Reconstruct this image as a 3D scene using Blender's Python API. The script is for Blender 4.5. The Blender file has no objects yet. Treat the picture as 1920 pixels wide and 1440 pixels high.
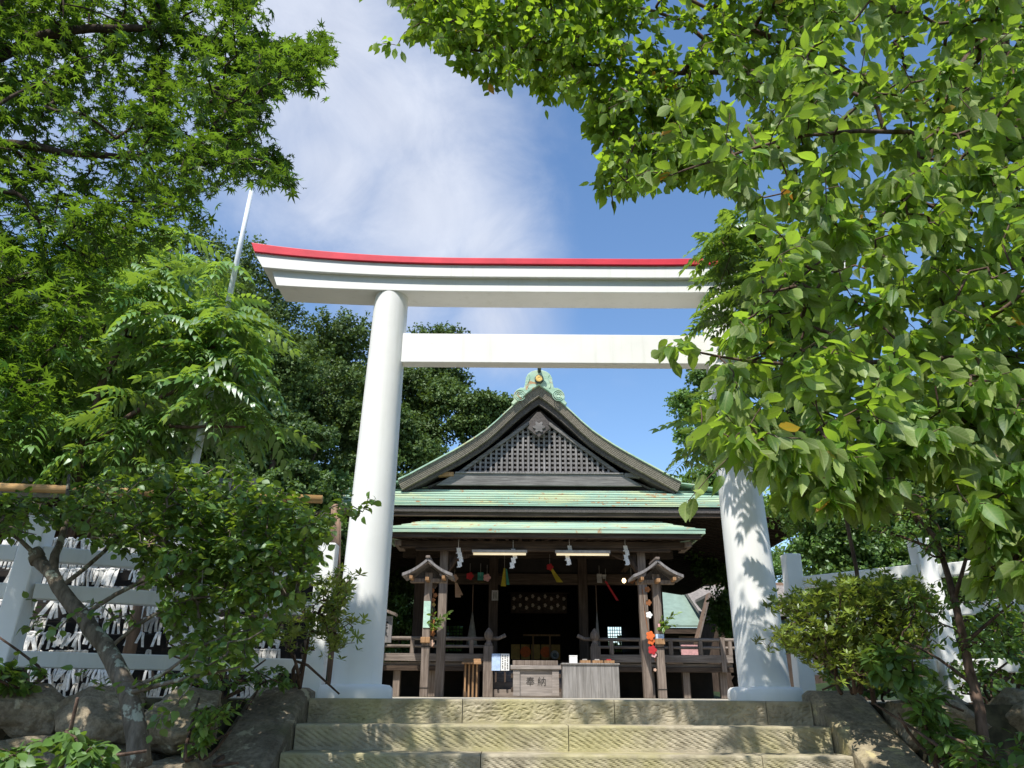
import bpy, bmesh, math, random
import numpy as np
from mathutils import Vector, Matrix
random.seed(7); RNG = np.random.default_rng(7)
R = math.radians
S = bpy.context.scene
COL = S.collection

# ------------------------------------------------------------------ camera
PITCH, ROLL, FPX, EYE = R(22.1), R(.37), 1443.0, .02
cd = bpy.data.cameras.new("camera"); cam = bpy.data.objects.new("camera", cd); COL.objects.link(cam)
cd.sensor_width = 36; cd.lens = 36 * FPX / 1920; cd.clip_end = 2000; cd.clip_start = .05
CM = Matrix.Rotation(math.pi / 2 + PITCH, 4, 'X') @ Matrix.Rotation(ROLL, 4, 'Z')
cam.matrix_world = Matrix.Translation((0, 0, EYE)) @ CM
S.camera = cam
CR = np.array(CM.to_3x3())
def ray(px, py):
    d = CR @ np.array([(px - 960) / FPX, (720 - py) / FPX, -1.0]); return d / np.linalg.norm(d)
def at(px, py, Y):
    """a place at ground distance Y that was sighted on the photograph's pixel"""
    d = CR @ np.array([(px - 960) / FPX, (720 - py) / FPX, -1.0])
    return np.array([0, 0, EYE]) + d * (Y / d[1])

# ------------------------------------------------------------------ light, sky
SUN_EL = R(57); SUN_DIR = Vector((-.40, -.92, 0)).normalized()
sd = bpy.data.lights.new("sun", 'SUN'); sd.energy = 4.6; sd.angle = R(.53); sd.color = (1, .955, .88)
sun = bpy.data.objects.new("sun", sd); COL.objects.link(sun)
to_sun = Vector((SUN_DIR.x * math.cos(SUN_EL), SUN_DIR.y * math.cos(SUN_EL), math.sin(SUN_EL)))
sun.rotation_euler = to_sun.to_track_quat('Z', 'Y').to_euler()
W = bpy.data.worlds.new("World"); S.world = W; W.use_nodes = True
wn, wl = W.node_tree.nodes, W.node_tree.links; wn.clear()
sky = wn.new('ShaderNodeTexSky'); sky.sky_type = 'NISHITA'; sky.sun_disc = False
sky.sun_elevation = SUN_EL; sky.sun_rotation = math.atan2(SUN_DIR.x, SUN_DIR.y) % (2 * math.pi)
sky.air_density = 1.0; sky.dust_density = .35; sky.ozone_density = 2.2
wo = wn.new('ShaderNodeOutputWorld'); bg = wn.new('ShaderNodeBackground'); bg.inputs[1].default_value = .15
wl.new(bg.outputs[0], wo.inputs[0])
tc = wn.new('ShaderNodeTexCoord')
def wmath(op, a, b=None, c=None, clamp=False):
    n = wn.new('ShaderNodeMath'); n.operation = op; n.use_clamp = clamp
    for i, v in enumerate((a, b, c)):
        if v is None: continue
        if isinstance(v, (int, float)): n.inputs[i].default_value = v
        else: wl.new(v, n.inputs[i])
    return n.outputs[0]
def wnoise(scale, detail, rough, dist=0.):
    n = wn.new('ShaderNodeTexNoise'); n.inputs['Scale'].default_value = scale
    n.inputs['Detail'].default_value = detail; n.inputs['Roughness'].default_value = rough
    n.inputs['Distortion'].default_value = dist
    wl.new(tc.outputs['Generated'], n.inputs['Vector']); return n.outputs['Fac']
n1 = wnoise(3.2, 8, .58, .5); n2 = wnoise(8, 8, .62, .6)
cloud = None
# soft cloud bank: centre directions on the sky sphere and angular radii
for px, py, rad, amp in ((600, 40, 20, .95), (730, 210, 13, .95), (800, 380, 11, 1.0), (900, 450, 8, .8), (640, 320, 11, .85), (540, 190, 10, .7), (930, 600, 7, .75), (780, 560, 9, .6), (20, -500, 40, .8)):
    d = ray(px, py)
    vm = wn.new('ShaderNodeVectorMath'); vm.operation = 'DOT_PRODUCT'
    wl.new(tc.outputs['Generated'], vm.inputs[0]); vm.inputs[1].default_value = tuple(d)
    ang = wmath('ARCCOSINE', wmath('MINIMUM', vm.outputs['Value'], .99999))
    m = wmath('MULTIPLY', wmath('SUBTRACT', 1.0, wmath('DIVIDE', ang, R(rad)), None, True), amp)
    cloud = m if cloud is None else wmath('MAXIMUM', cloud, m)
den = wmath('ADD', wmath('MULTIPLY', cloud, 1.9), wmath('ADD', wmath('MULTIPLY', wmath('SUBTRACT', n1, .5), 1.5), wmath('MULTIPLY', wmath('SUBTRACT', n2, .5), .85)))
mr = wn.new('ShaderNodeMapRange'); mr.interpolation_type = 'SMOOTHSTEP'
wl.new(den, mr.inputs[0]); mr.inputs[1].default_value = .12; mr.inputs[2].default_value = 1.75
mr.inputs[3].default_value = 0; mr.inputs[4].default_value = .93
thin = wn.new('ShaderNodeMix'); thin.data_type = 'RGBA'
cc = wn.new('ShaderNodeMix'); cc.data_type = 'RGBA'
cc.inputs[6].default_value = (2.35, 2.65, 3.4, 1); cc.inputs[7].default_value = (4.2, 4.45, 5.0, 1); wl.new(n2, cc.inputs[0])
hs = wn.new('ShaderNodeHueSaturation'); hs.inputs['Saturation'].default_value = 1.1; hs.inputs['Value'].default_value = 1.0
wl.new(sky.outputs[0], hs.inputs['Color'])
wl.new(mr.outputs[0], thin.inputs[0]); wl.new(hs.outputs[0], thin.inputs[6]); wl.new(cc.outputs[2], thin.inputs[7])
wl.new(thin.outputs[2], bg.inputs[0])
S.view_settings.view_transform = 'Standard'; S.view_settings.look = 'None'
S.view_settings.exposure = .55; S.view_settings.gamma = 1
S.cycles.max_bounces = 8; S.cycles.transmission_bounces = 6; S.cycles.diffuse_bounces = 5

# ------------------------------------------------------------------ materials
class NT:
    def __init__(s, name):
        s.m = bpy.data.materials.new(name); s.m.use_nodes = True
        s.n, s.l = s.m.node_tree.nodes, s.m.node_tree.links; s.n.clear()
        s.out = s.n.new('ShaderNodeOutputMaterial')
        s.tc = s.n.new('ShaderNodeTexCoord')
    def put(s, sock, v):
        if isinstance(v, (int, float)): sock.default_value = v
        elif isinstance(v, tuple): sock.default_value = v if len(v) == 4 or sock.type == 'VECTOR' else v + (1,)
        else: s.l.new(v, sock)
    def vec(s, scale=(1, 1, 1), rot=(0, 0, 0), loc=(0, 0, 0)):
        g = s.n.new('ShaderNodeNewGeometry')
        mp = s.n.new('ShaderNodeMapping'); s.l.new(g.outputs['Position'], mp.inputs[0])
        mp.inputs['Scale'].default_value = scale; mp.inputs['Rotation'].default_value = rot; mp.inputs['Location'].default_value = loc
        return mp.outputs[0]
    def noise(s, scale, detail=4, rough=.55, vec=None, dist=0.):
        n = s.n.new('ShaderNodeTexNoise'); s.l.new(vec or s.vec(), n.inputs['Vector'])
        n.inputs['Scale'].default_value = scale; n.inputs['Detail'].default_value = detail
        n.inputs['Roughness'].default_value = rough; n.inputs['Distortion'].default_value = dist
        return n.outputs['Fac']
    def wave(s, scale, vec, dist=2., detail=2, prof='SIN', axis='X'):
        n = s.n.new('ShaderNodeTexWave'); s.l.new(vec, n.inputs['Vector']); n.bands_direction = axis
        n.wave_profile = prof
        n.inputs['Scale'].default_value = scale; n.inputs['Distortion'].default_value = dist; n.inputs['Detail'].default_value = detail
        n.inputs['Detail Scale'].default_value = 1.5
        return n.outputs['Fac']
    def voro(s, scale, vec=None, feature='F1'):
        n = s.n.new('ShaderNodeTexVoronoi'); n.feature = feature; s.l.new(vec or s.vec(), n.inputs['Vector']); n.inputs['Scale'].default_value = scale
        return n.outputs['Distance']
    def ramp(s, fac, a, b, lo=0., hi=1.):
        n = s.n.new('ShaderNodeMapRange'); n.interpolation_type = 'SMOOTHSTEP'; s.l.new(fac, n.inputs[0])
        for i, v in ((1, a), (2, b), (3, lo), (4, hi)): n.inputs[i].default_value = v
        return n.outputs[0]
    def mix(s, fac, a, b, mode='MIX'):
        n = s.n.new('ShaderNodeMix'); n.data_type = 'RGBA'; n.blend_type = mode
        s.put(n.inputs[0], fac); s.put(n.inputs[6], a); s.put(n.inputs[7], b); return n.outputs[2]
    def math(s, op, a, b):
        n = s.n.new('ShaderNodeMath'); n.operation = op; s.put(n.inputs[0], a); s.put(n.inputs[1], b); return n.outputs[0]
    def attr(s, name='var'):
        n = s.n.new('ShaderNodeAttribute'); n.attribute_name = name; return n.outputs['Fac']
    def bump(s, h, strength=.4, dist=.01):
        n = s.n.new('ShaderNodeBump'); n.inputs['Strength'].default_value = strength; n.inputs['Distance'].default_value = dist
        s.l.new(h, n.inputs['Height']); return n.outputs[0]
    def bsdf(s, col, rough=.7, normal=None, spec=.3, emit=None):
        b = s.n.new('ShaderNodeBsdfPrincipled'); s.put(b.inputs['Base Color'], col); s.put(b.inputs['Roughness'], rough)
        b.inputs['Specular IOR Level'].default_value = spec
        if normal is not None: s.l.new(normal, b.inputs['Normal'])
        if emit: b.inputs['Emission Color'].default_value = emit[:3] + (1,); b.inputs['Emission Strength'].default_value = emit[3]
        s.l.new(b.outputs[0], s.out.inputs[0]); return s.m

def plain(name, col, rough=.7, var=.25, scale=6, spec=.3, emit=None):
    t = NT(name); f = t.noise(scale, 5, .6)
    dark = tuple(c * (1 - var) for c in col); lite = tuple(min(1, c * (1 + var)) for c in col)
    return t.bsdf(t.mix(t.ramp(f, .3, .7), dark, lite), rough, t.bump(t.noise(scale * 9, 3), .15, .004), spec, emit)
def wood(name, dark, lite, scale=1.0, axis=2):
    t = NT(name); sc = [26, 26, 26]; sc[axis] = 1.6
    v = t.vec(tuple(x * scale for x in sc))
    g = t.noise(1.0, 6, .65, v, .4); f = t.noise(1.4, 4)
    c = t.mix(t.ramp(g, .3, .72), dark, lite); c = t.mix(t.ramp(f, .45, .75, 0, .45), c, tuple(x * .55 for x in dark))
    return t.bsdf(c, .75, t.bump(g, .35, .004), .2)
def m_white():
    t = NT("white_painted_concrete"); f = t.noise(2.2, 6, .6); st = t.noise(1., 5, .65, t.vec((9, 9, .5)))
    c = t.mix(t.ramp(f, .35, .75), (.80, .80, .775), (.74, .74, .715)); c = t.mix(t.ramp(st, .52, .8, 0, .4), c, (.52, .53, .47)); sp = t.noise(16, 6, .7); c = t.mix(t.ramp(sp, .66, .74, 0, .35), c, (.45, .44, .38))
    return t.bsdf(c, .42, t.bump(t.noise(60, 3), .08, .003), .35)
def m_copper():
    t = NT("patinated_copper"); a = t.noise(1.0, 6, .65, t.vec((.5, 5, 9))); b = t.noise(.8, 5, .6, t.vec((.8, 1.4, 1.4)), .5)
    c = t.mix(t.ramp(a, .3, .7), (.22, .36, .26), (.40, .53, .41)); c = t.mix(t.ramp(b, .45, .68, 0, .75), c, (.50, .53, .30))
    b2 = t.noise(1.3, 5, .6, t.vec((.7, 2, 2), (0, 0, 0), (3, 1, 0)), .3); c = t.mix(t.ramp(b2, .58, .75, 0, .7), c, (.22, .46, .42))
    r = t.noise(2.6, 7, .7, t.vec((1.2, 1.2, 1.2), (0, 0, 0), (1.7, 0, .5)), .8); c = t.mix(t.ramp(r, .565, .64, 0, .85), c, (.40, .19, .07))
    return t.bsdf(c, .6, t.bump(a, .2, .005), .25)
def m_step():
    t = NT("chiselled_mossy_stone")
    p = t.noise(46, 4, .7, t.vec((1, 1, 1.6))); bg_ = t.noise(1.5, 5, .6); f = t.noise(7, 5, .65)
    c = t.mix(t.ramp(f, .3, .72), (.24, .21, .15), (.42, .37, .27))
    c = t.mix(t.ramp(bg_, .42, .66, 0, .58), c, (.35, .32, .13)); c = t.mix(t.ramp(p, .33, .45, .3, 0), c, (.10, .09, .05))  # low spots of the bump also darkened, pit shade painted into the colour
    m2 = t.noise(3.2, 5, .6, t.vec((1, 1, 1), (0, 0, 0), (4, 2, 1))); c = t.mix(t.ramp(m2, .6, .75, 0, .6), c, (.10, .12, .03))
    return t.bsdf(c, .9, t.bump(t.math('ADD', p, t.noise(120, 3, .6)), .5, .006), .15)
def m_rock(name, a, b, lichen, moss, amt=.5):
    t = NT(name); f = t.noise(4, 8, .65); g = t.noise(30, 5, .7); l = t.noise(5.5, 5, .6, t.vec((1, 1, 1), (0, 0, 0), (7, 3, 1)), .5); ms = t.noise(2.4, 5, .6)
    c = t.mix(t.ramp(f, .3, .7), a, b); c = t.mix(t.ramp(g, .35, .6, .5, 0), c, tuple(x * .4 for x in a))
    c = t.mix(t.ramp(ms, .5, .7, 0, .6), c, moss); c = t.mix(t.ramp(l, .6, .66, 0, amt), c, lichen)
    return t.bsdf(c, .92, t.bump(t.math('ADD', f, t.math('MULTIPLY', g, .5)), .8, .03), .15)
def m_bark(name, a, b, spots=None):
    t = NT(name); f = t.noise(1, 6, .65, t.vec((22, 22, 5))); c = t.mix(t.ramp(f, .3, .7), a, b)
    if spots: c = t.mix(t.ramp(t.noise(13, 4, .6), .56, .64, 0, .8), c, spots)
    return t.bsdf(c, .9, t.bump(f, .8, .015), .15)
def leaf(name, top, under, trans, gloss=.06, tw=.42, yellow=None, rough=.38, vein=False):
    t = NT(name); v = t.attr(); g = t.n.new('ShaderNodeNewGeometry')
    j = t.ramp(v, 0, 1, .72, 1.3)
    def mul(c):
        n = t.n.new('ShaderNodeVectorMath'); n.operation = 'SCALE'
        if isinstance(c, tuple): n.inputs[0].default_value = c
        else: t.l.new(c, n.inputs[0])
        t.l.new(j, n.inputs['Scale']); return n.outputs[0]
    def hue(c): return t.mix(t.ramp(v, .996, .999), c, yellow) if yellow else c + (1,) if False else c
    topc, undc, trc = mul(hue(top)), mul(hue(under)), mul(hue(trans))
    if vein:   # pale midrib and side veins, with small brown blemishes
        ax = t.math('ABSOLUTE', t.attr('lx'), 0.); ly = t.attr('ly')
        st_ = t.math('SINE', t.math('MULTIPLY', t.math('SUBTRACT', ly, t.math('MULTIPLY', ax, .75)), 52.), 0.)
        vn = t.math('MAXIMUM', t.ramp(st_, .55, 1., 0, .35), t.ramp(ax, .012, .03, .6, 0))
        sp = t.ramp(t.noise(55, 2, .5), .70, .74, 0, .8)
        topc, undc, trc = [t.mix(sp, t.mix(vn, c_, t.mix(.55, c_, k_)), (.16, .09, .03)) for c_, k_ in ((topc, (.30, .36, .10)), (undc, (.55, .58, .28)), (trc, (.22, .34, .02)))]
    d = t.n.new('ShaderNodeBsdfDiffuse'); t.l.new(t.mix(g.outputs['Backfacing'], topc, undc), d.inputs[0])
    tr = t.n.new('ShaderNodeBsdfTranslucent'); t.l.new(trc, tr.inputs[0])
    m1 = t.n.new('ShaderNodeMixShader'); m1.inputs[0].default_value = tw; t.l.new(d.outputs[0], m1.inputs[1]); t.l.new(tr.outputs[0], m1.inputs[2])
    gl = t.n.new('ShaderNodeBsdfGlossy'); gl.inputs['Roughness'].default_value = rough; gl.inputs[0].default_value = (.9, .95, 1, 1)
    m2 = t.n.new('ShaderNodeMixShader'); m2.inputs[0].default_value = gloss; t.l.new(m1.outputs[0], m2.inputs[1]); t.l.new(gl.outputs[0], m2.inputs[2])
    t.l.new(m2.outputs[0], t.out.inputs[0]); return t.m

M = {}
M['white'] = m_white(); M['copper'] = m_copper(); M['step'] = m_step()
M['red'] = plain("red_paint", (.62, .035, .06), .45, .12, 3)
M['verge'] = wood("layered_bark_verge", (.12, .105, .08), (.27, .235, .185), 1.2, 1)
M['wood'] = wood("weathered_grey_wood", (.115, .088, .070), (.265, .215, .178), 1, 2)
M['woodx'] = wood("weathered_grey_beam", (.13, .105, .088), (.28, .235, .20), 1, 0)
M['darkx'] = wood("dark_brown_beam", (.035, .024, .017), (.10, .070, .050), 1, 0)
M['darkz'] = wood("dark_brown_post", (.036, .024, .017), (.092, .064, .047), 1, 2)
M['darky'] = wood("dark_rafter_wood", (.028, .021, .016), (.075, .055, .042), 1, 1)
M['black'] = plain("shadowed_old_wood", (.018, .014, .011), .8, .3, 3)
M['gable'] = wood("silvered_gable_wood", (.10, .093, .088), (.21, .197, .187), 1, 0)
M['lattice'] = wood("silvered_lattice", (.13, .12, .115), (.26, .245, .235), 1, 2)
M['soffit'] = wood("gable_soffit_wood", (.055, .048, .043), (.115, .10, .092), 1, 1)
M['grey'] = wood("pale_table_front", (.17, .16, .148), (.30, .285, .27), 1, 2)
M['box'] = wood("offering_box_wood", (.20, .175, .155), (.34, .30, .27), 1, 0)
M['tan'] = wood("tan_wood", (.22, .12, .055), (.42, .25, .13), 1, 2)
M['pole'] = wood("brown_round_pole", (.14, .09, .06), (.30, .20, .14), 1, 2)
M['bamboo'] = wood("bamboo_beam", (.30, .17, .06), (.52, .34, .15), 1, 0)
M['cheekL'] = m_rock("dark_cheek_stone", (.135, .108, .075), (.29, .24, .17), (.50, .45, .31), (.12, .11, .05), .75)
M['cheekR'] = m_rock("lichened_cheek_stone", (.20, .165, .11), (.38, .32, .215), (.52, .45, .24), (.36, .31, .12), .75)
M['rock'] = m_rock("mossy_boulder", (.18, .145, .10), (.38, .32, .225), (.46, .42, .30), (.11, .10, .045), .65)
M['sand'] = plain("pale_sandy_ground", (.40, .36, .28), .95, .2, 4)
M['soil'] = plain("leaf_litter_soil", (.06, .055, .032), .95, .5, 9)
M['hill'] = plain("wooded_slope_ground", (.018, .035, .010), .95, .5, 2)
M['paper'] = plain("white_paper", (.78, .77, .74), .8, .06, 20)
M['knot'] = plain("weathered_paper_knot", (.66, .64, .60), .85, .2, 40)
M['ink'] = plain("black_ink", (.012, .011, .010), .7, .1)
M['gold'] = plain("gold_leaf", (.75, .50, .12), .3, .12, 20, .8)
M['metal'] = plain("galvanised_pole", (.62, .65, .66), .35, .12, 3, .6)
M['dkmetal'] = plain("dark_bronze", (.03, .045, .045), .4, .2, 8, .5)
M['faded'] = plain('faded_ink', (.045, .040, .036), .8, .4, 30)
M['lamp'] = plain("lit_tube", (.8, .75, .6), .4, .02, 3, .3, (1, .80, .46, .42))
M['bulb'] = plain("lit_bulb", (1, .8, .5), .4, .02, 3, .3, (1, .70, .38, 3.0))
M['greytile'] = plain("grey_roof_shingle", (.21, .185, .165), .75, .25, 5)
M['greenroof'] = plain("pale_green_sheet_roof", (.19, .26, .215), .6, .12, 2.5)
M['plaster'] = plain("cream_plaster", (.46, .38, .30), .85, .12, 3)
for k, c in dict(orange=(.62, .13, .03), redc=(.40, .02, .025), pink=(.62, .34, .34), yellow=(.42, .34, .03), teal=(.05, .26, .20), mint=(.42, .60, .50), skyb=(.45, .58, .80), tanp=(.50, .33, .24), rust=(.24, .09, .03), palec=(.36, .33, .30), dimgold=(.36, .22, .06)).items():
    M[k] = plain("coloured_paper_" + k if k not in ('dimgold',) else 'gilt_panel', c, .7, .15, 12)
M['bark'] = m_bark("grey_lichened_bark", (.085, .07, .052), (.21, .175, .135), (.42, .44, .35))
M['bark2'] = m_bark("brown_bark", (.05, .032, .022), (.15, .10, .075))
M['barkd'] = m_bark("dark_bark", (.028, .02, .014), (.075, .055, .04))
M['l_maple'] = leaf("maple_leaf", (.044, .105, .013), (.070, .122, .024), (.175, .305, .018), .022, .42)
M['l_cherry'] = leaf("cherry_leaf", (.060, .130, .012), (.215, .285, .082), (.37, .57, .04), .022, .42, (.5, .22, .03), .5, True)
M['l_cherry2'] = leaf("young_cherry_leaf", (.065, .135, .012), (.15, .215, .045), (.38, .57, .03), .022, .48, (.5, .25, .03), .5)
M['l_pin'] = leaf("pinnate_leaf", (.095, .195, .036), (.14, .22, .06), (.32, .48, .04), .075, .38, None, .42)
M['l_plum'] = leaf("plum_leaf", (.085, .165, .026), (.12, .19, .045), (.28, .42, .03), .045, .38, None, .5)
M['l_azalea'] = leaf("azalea_leaf", (.155, .215, .030), (.18, .22, .05), (.32, .40, .04), .05, .35)
M['l_dark'] = leaf("evergreen_leaf", (.082, .132, .036), (.08, .12, .036), (.13, .20, .02), .018, .25, None, .5)
M['l_mid'] = leaf("hillside_leaf", (.075, .130, .035), (.08, .13, .045), (.15, .25, .03), .025, .3, None, .5)
M['l_lite'] = leaf("sunny_leaf", (.085, .165, .028), (.10, .16, .04), (.20, .33, .03), .04, .33, None, .5)

# ------------------------------------------------------------------ mesh helpers
ORG = {}
class MB:
    def __init__(s): s.v, s.f = [], []
    def add(s, vs, fs):
        o = len(s.v); s.v += [tuple(map(float, v)) for v in vs]; s.f += [tuple(i + o for i in f) for f in fs]; return s
    def box(s, x0, x1, y0, y1, z0, z1):
        v = [(x0, y0, z0), (x1, y0, z0), (x1, y1, z0), (x0, y1, z0), (x0, y0, z1), (x1, y0, z1), (x1, y1, z1), (x0, y1, z1)]
        return s.add(v, [(0, 3, 2, 1), (4, 5, 6, 7), (0, 1, 5, 4), (1, 2, 6, 5), (2, 3, 7, 6), (3, 0, 4, 7)])
    def bar(s, a, b, w, h, up=(0, 0, 1)):
        a, b = Vector(a), Vector(b); d = (b - a).normalized(); u = Vector(up); x = d.cross(u).normalized(); u = x.cross(d).normalized()
        v = []
        for p in (a, b):
            for sx, sz in ((-1, -1), (1, -1), (1, 1), (-1, 1)): v.append(p + x * (sx * w / 2) + u * (sz * h / 2))
        return s.add(v, [(0, 1, 2, 3), (7, 6, 5, 4), (0, 4, 5, 1), (1, 5, 6, 2), (2, 6, 7, 3), (3, 7, 4, 0)])
    def tube(s, pts, rad, n=8, caps=True):
        pts = [Vector(p) for p in pts]; k = len(pts)
        if isinstance(rad, (int, float)): rad = [rad] * k
        ref = Vector((.31, .53, .79)); v = []; px = None
        for i, p in enumerate(pts):
            d = (pts[min(i + 1, k - 1)] - pts[max(i - 1, 0)])
            d = d.normalized() if d.length > 1e-9 else Vector((0, 0, 1))
            x = (px if px is not None else (ref if abs(d.dot(ref)) < .95 else Vector((1, 0, 0))))
            x = (x - d * x.dot(d)).normalized(); y = d.cross(x); px = x
            for j in range(n):
                a = 2 * math.pi * j / n; v.append(p + (x * math.cos(a) + y * math.sin(a)) * rad[i])
        f = [(i * n + j, i * n + (j + 1) % n, (i + 1) * n + (j + 1) % n, (i + 1) * n + j) for i in range(k - 1) for j in range(n)]
        if caps: f += [tuple(range(n - 1, -1, -1)), tuple((k - 1) * n + j for j in range(n))]
        return s.add(v, f)
    def lathe(s, c, prof, n=40):
        v = [(c[0] + r * math.cos(2 * math.pi * j / n), c[1] + r * math.sin(2 * math.pi * j / n), c[2] + z) for r, z in prof for j in range(n)]
        k = len(prof)
        f = [(i * n + j, i * n + (j + 1) % n, (i + 1) * n + (j + 1) % n, (i + 1) * n + j) for i in range(k - 1) for j in range(n)]
        f += [tuple(range(n - 1, -1, -1)), tuple((k - 1) * n + j for j in range(n))]
        return s.add(v, f)
    def loft(s, rings, closed=True, caps=True):
        n = len(rings[0]); v = [p for r in rings for p in r]; k = len(rings); m = n if closed else n - 1
        f = [(i * n + j, i * n + (j + 1) % n, (i + 1) * n + (j + 1) % n, (i + 1) * n + j) for i in range(k - 1) for j in range(m)]
        if caps and closed: f += [tuple(range(n - 1, -1, -1)), tuple((k - 1) * n + j for j in range(n))]
        return s.add(v, f)
    def prism(s, poly, y0, y1):
        """outline in (x, z) extruded from y0 to y1"""
        n = len(poly); v = [(x, y0, z) for x, z in poly] + [(x, y1, z) for x, z in poly]
        f = [tuple(range(n)), tuple(range(2 * n - 1, n - 1, -1))] + [(i, i + n, (i + 1) % n + n, (i + 1) % n) for i in range(n)]
        return s.add(v, f)
    def build(s, name, mat, parent=None, bevel=0, smooth=False, seg=2):
        me = bpy.data.meshes.new(name); o = bpy.data.objects.new(name, me); COL.objects.link(o)
        org = ORG.get(parent.name, Vector()) if parent else Vector()
        if org.length > 0: s.v = [(x - org.x, y - org.y, z - org.z) for x, y, z in s.v]
        me.from_pydata(s.v, [], s.f); me.materials.append(mat)
        bm = bmesh.new(); bm.from_mesh(me); bmesh.ops.recalc_face_normals(bm, faces=bm.faces); bm.to_mesh(me); bm.free()
        if smooth:
            for p in me.polygons: p.use_smooth = True
        if bevel:
            b = o.modifiers.new("bevel", 'BEVEL'); b.width = bevel; b.segments = seg; b.limit_method = 'ANGLE'; b.angle_limit = R(40)
            b.harden_normals = False
        if parent: o.parent = parent; ORG[o.name] = org
        return o
def tag(o, label, cat, group=None, kind=None):
    if label: o['label'] = label
    if cat: o['category'] = cat
    if group: o['group'] = group
    if kind: o['kind'] = kind
    return o
def thing(name, label, cat, loc=(0, 0, 0), group=None):
    o = bpy.data.objects.new(name, None); COL.objects.link(o); o.empty_display_size = .1
    o.location = tuple(map(float, loc)); ORG[o.name] = Vector(o.location); return tag(o, label, cat, group)
def copy_tree(o, parent=None):
    c = o.copy(); COL.objects.link(c)
    if parent is not None: c.parent = parent
    for ch in list(o.children): copy_tree(ch, c)
    return c
def from_text(txt, size, name, mat, loc, parent, rot=(R(90), 0, 0), depth=.002):
    cu = bpy.data.curves.new(name, 'FONT'); cu.body = txt; cu.size = size; cu.align_x = 'CENTER'; cu.align_y = 'CENTER'; cu.extrude = depth; cu.offset = -size * .006
    t = bpy.data.objects.new(name + '_src', cu); COL.objects.link(t)
    bpy.context.view_layer.update()
    me = bpy.data.meshes.new_from_object(t.evaluated_get(bpy.context.evaluated_depsgraph_get()))
    bpy.data.objects.remove(t); bpy.data.curves.remove(cu)
    me.materials.clear(); me.materials.append(mat); o = bpy.data.objects.new(name, me); COL.objects.link(o)
    org = ORG.get(parent.name, Vector()); o.location = Vector(loc) - org; o.rotation_euler = rot; o.parent = parent; return o

# leaf scattering ----------------------------------------------------------
def leaves(name, tv, tf, P, Yd, Zn, size, mat, parent, var=None, curl=0.):
    """one mesh of many leaf-shaped faces: template tv/tf placed at P, along Yd, facing Zn"""
    P = np.asarray(P, float); N = len(P)
    Yd = Yd / (np.linalg.norm(Yd, axis=1, keepdims=True) + 1e-9)
    X = np.cross(Yd, Zn); X /= (np.linalg.norm(X, axis=1, keepdims=True) + 1e-9); Z = np.cross(X, Yd)
    tv = np.asarray(tv, float); nv = len(tv)
    size = np.broadcast_to(np.asarray(size, float), (N,))
    T = np.repeat(tv[None], N, 0)
    if curl:
        T[:, :, 2] = T[:, :, 2] * RNG.uniform(.2, 1.9, N)[:, None] + .10 * curl * RNG.normal(size=N)[:, None] * tv[None, :, 1] ** 2
        T[:, :, 0] = T[:, :, 0] * RNG.uniform(.82, 1.15, N)[:, None] + .16 * curl * RNG.normal(size=N)[:, None] * tv[None, :, 1] ** 2
        T[:, :, 2] += .5 * curl * RNG.normal(size=N)[:, None] * tv[None, :, 0] * tv[None, :, 1]
    V = (P[:, None, :] + size[:, None, None] * (T[:, :, 0, None] * X[:, None, :] + T[:, :, 1, None] * Yd[:, None, :] + T[:, :, 2, None] * Z[:, None, :])).reshape(-1, 3)
    org = ORG.get(parent.name, Vector()) if parent else Vector(); V = V - np.array(org)
    cnt = np.array([len(f) for f in tf]); flat = np.concatenate([np.array(f) for f in tf])
    L = (flat[None, :] + (np.arange(N) * nv)[:, None]).reshape(-1)
    tot = np.tile(cnt, N); st = np.concatenate([[0], np.cumsum(tot)[:-1]])
    me = bpy.data.meshes.new(name); me.vertices.add(len(V)); me.vertices.foreach_set('co', V.ravel().astype(np.float32))
    me.loops.add(len(L)); me.loops.foreach_set('vertex_index', L.astype(np.int32))
    me.polygons.add(len(tot)); me.polygons.foreach_set('loop_start', st.astype(np.int32))
    me.update(calc_edges=True); me.validate()
    if var is None: var = RNG.random(N)
    a = me.attributes.new('var', 'FLOAT', 'FACE'); a.data.foreach_set('value', np.repeat(var, len(tf)).astype(np.float32))
    if curl:
        for nm, c_ in (('lx', 0), ('ly', 1)):
            b = me.attributes.new(nm, 'FLOAT', 'POINT'); b.data.foreach_set('value', np.tile(tv[:, c_], N).astype(np.float32))
        me.polygons.foreach_set('use_smooth', np.ones(len(tot), bool))
    me.materials.append(mat); o = bpy.data.objects.new(name, me); COL.objects.link(o)
    if parent: o.parent = parent; ORG[o.name] = org
    return o
def blade(rows, fold=.25, droop=.25):
    """a leaf with a midrib: rows of (t, halfwidth); length 1 along +Y, folded along the rib, tip drooping"""
    v, f = [], []
    for t, w in rows:
        z = -droop * t * t
        v += [(-w, t, z + fold * w), (0, t, z), (w, t, z + fold * w)]
    for i in range(len(rows) - 1):
        a = i * 3; f += [(a, a + 1, a + 4, a + 3), (a + 1, a + 2, a + 5, a + 4)]
    return v, f
CHERRY = blade([(0, .006), (.12, .006), (.2, .12), (.38, .215), (.58, .225), (.76, .15), (.88, .06), (1, .004)], .28, .2)
CHERRY_S = blade([(0, .006), (.1, .008), (.3, .2), (.6, .22), (.82, .1), (1, .004)], .28, .2)
PLUM = blade([(0, .008), (.15, .01), (.28, .24), (.5, .33), (.75, .24), (.9, .08), (1, .01)], .2, .2)
OVAL = blade([(0, .02), (.3, .17), (.6, .2), (.85, .12), (1, .01)], .2, .25)
KITE = ([(0, 0, 0), (.36, .5, .08), (0, 1, -.1), (-.36, .5, .08)], [(0, 1, 2), (0, 2, 3)])
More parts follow.
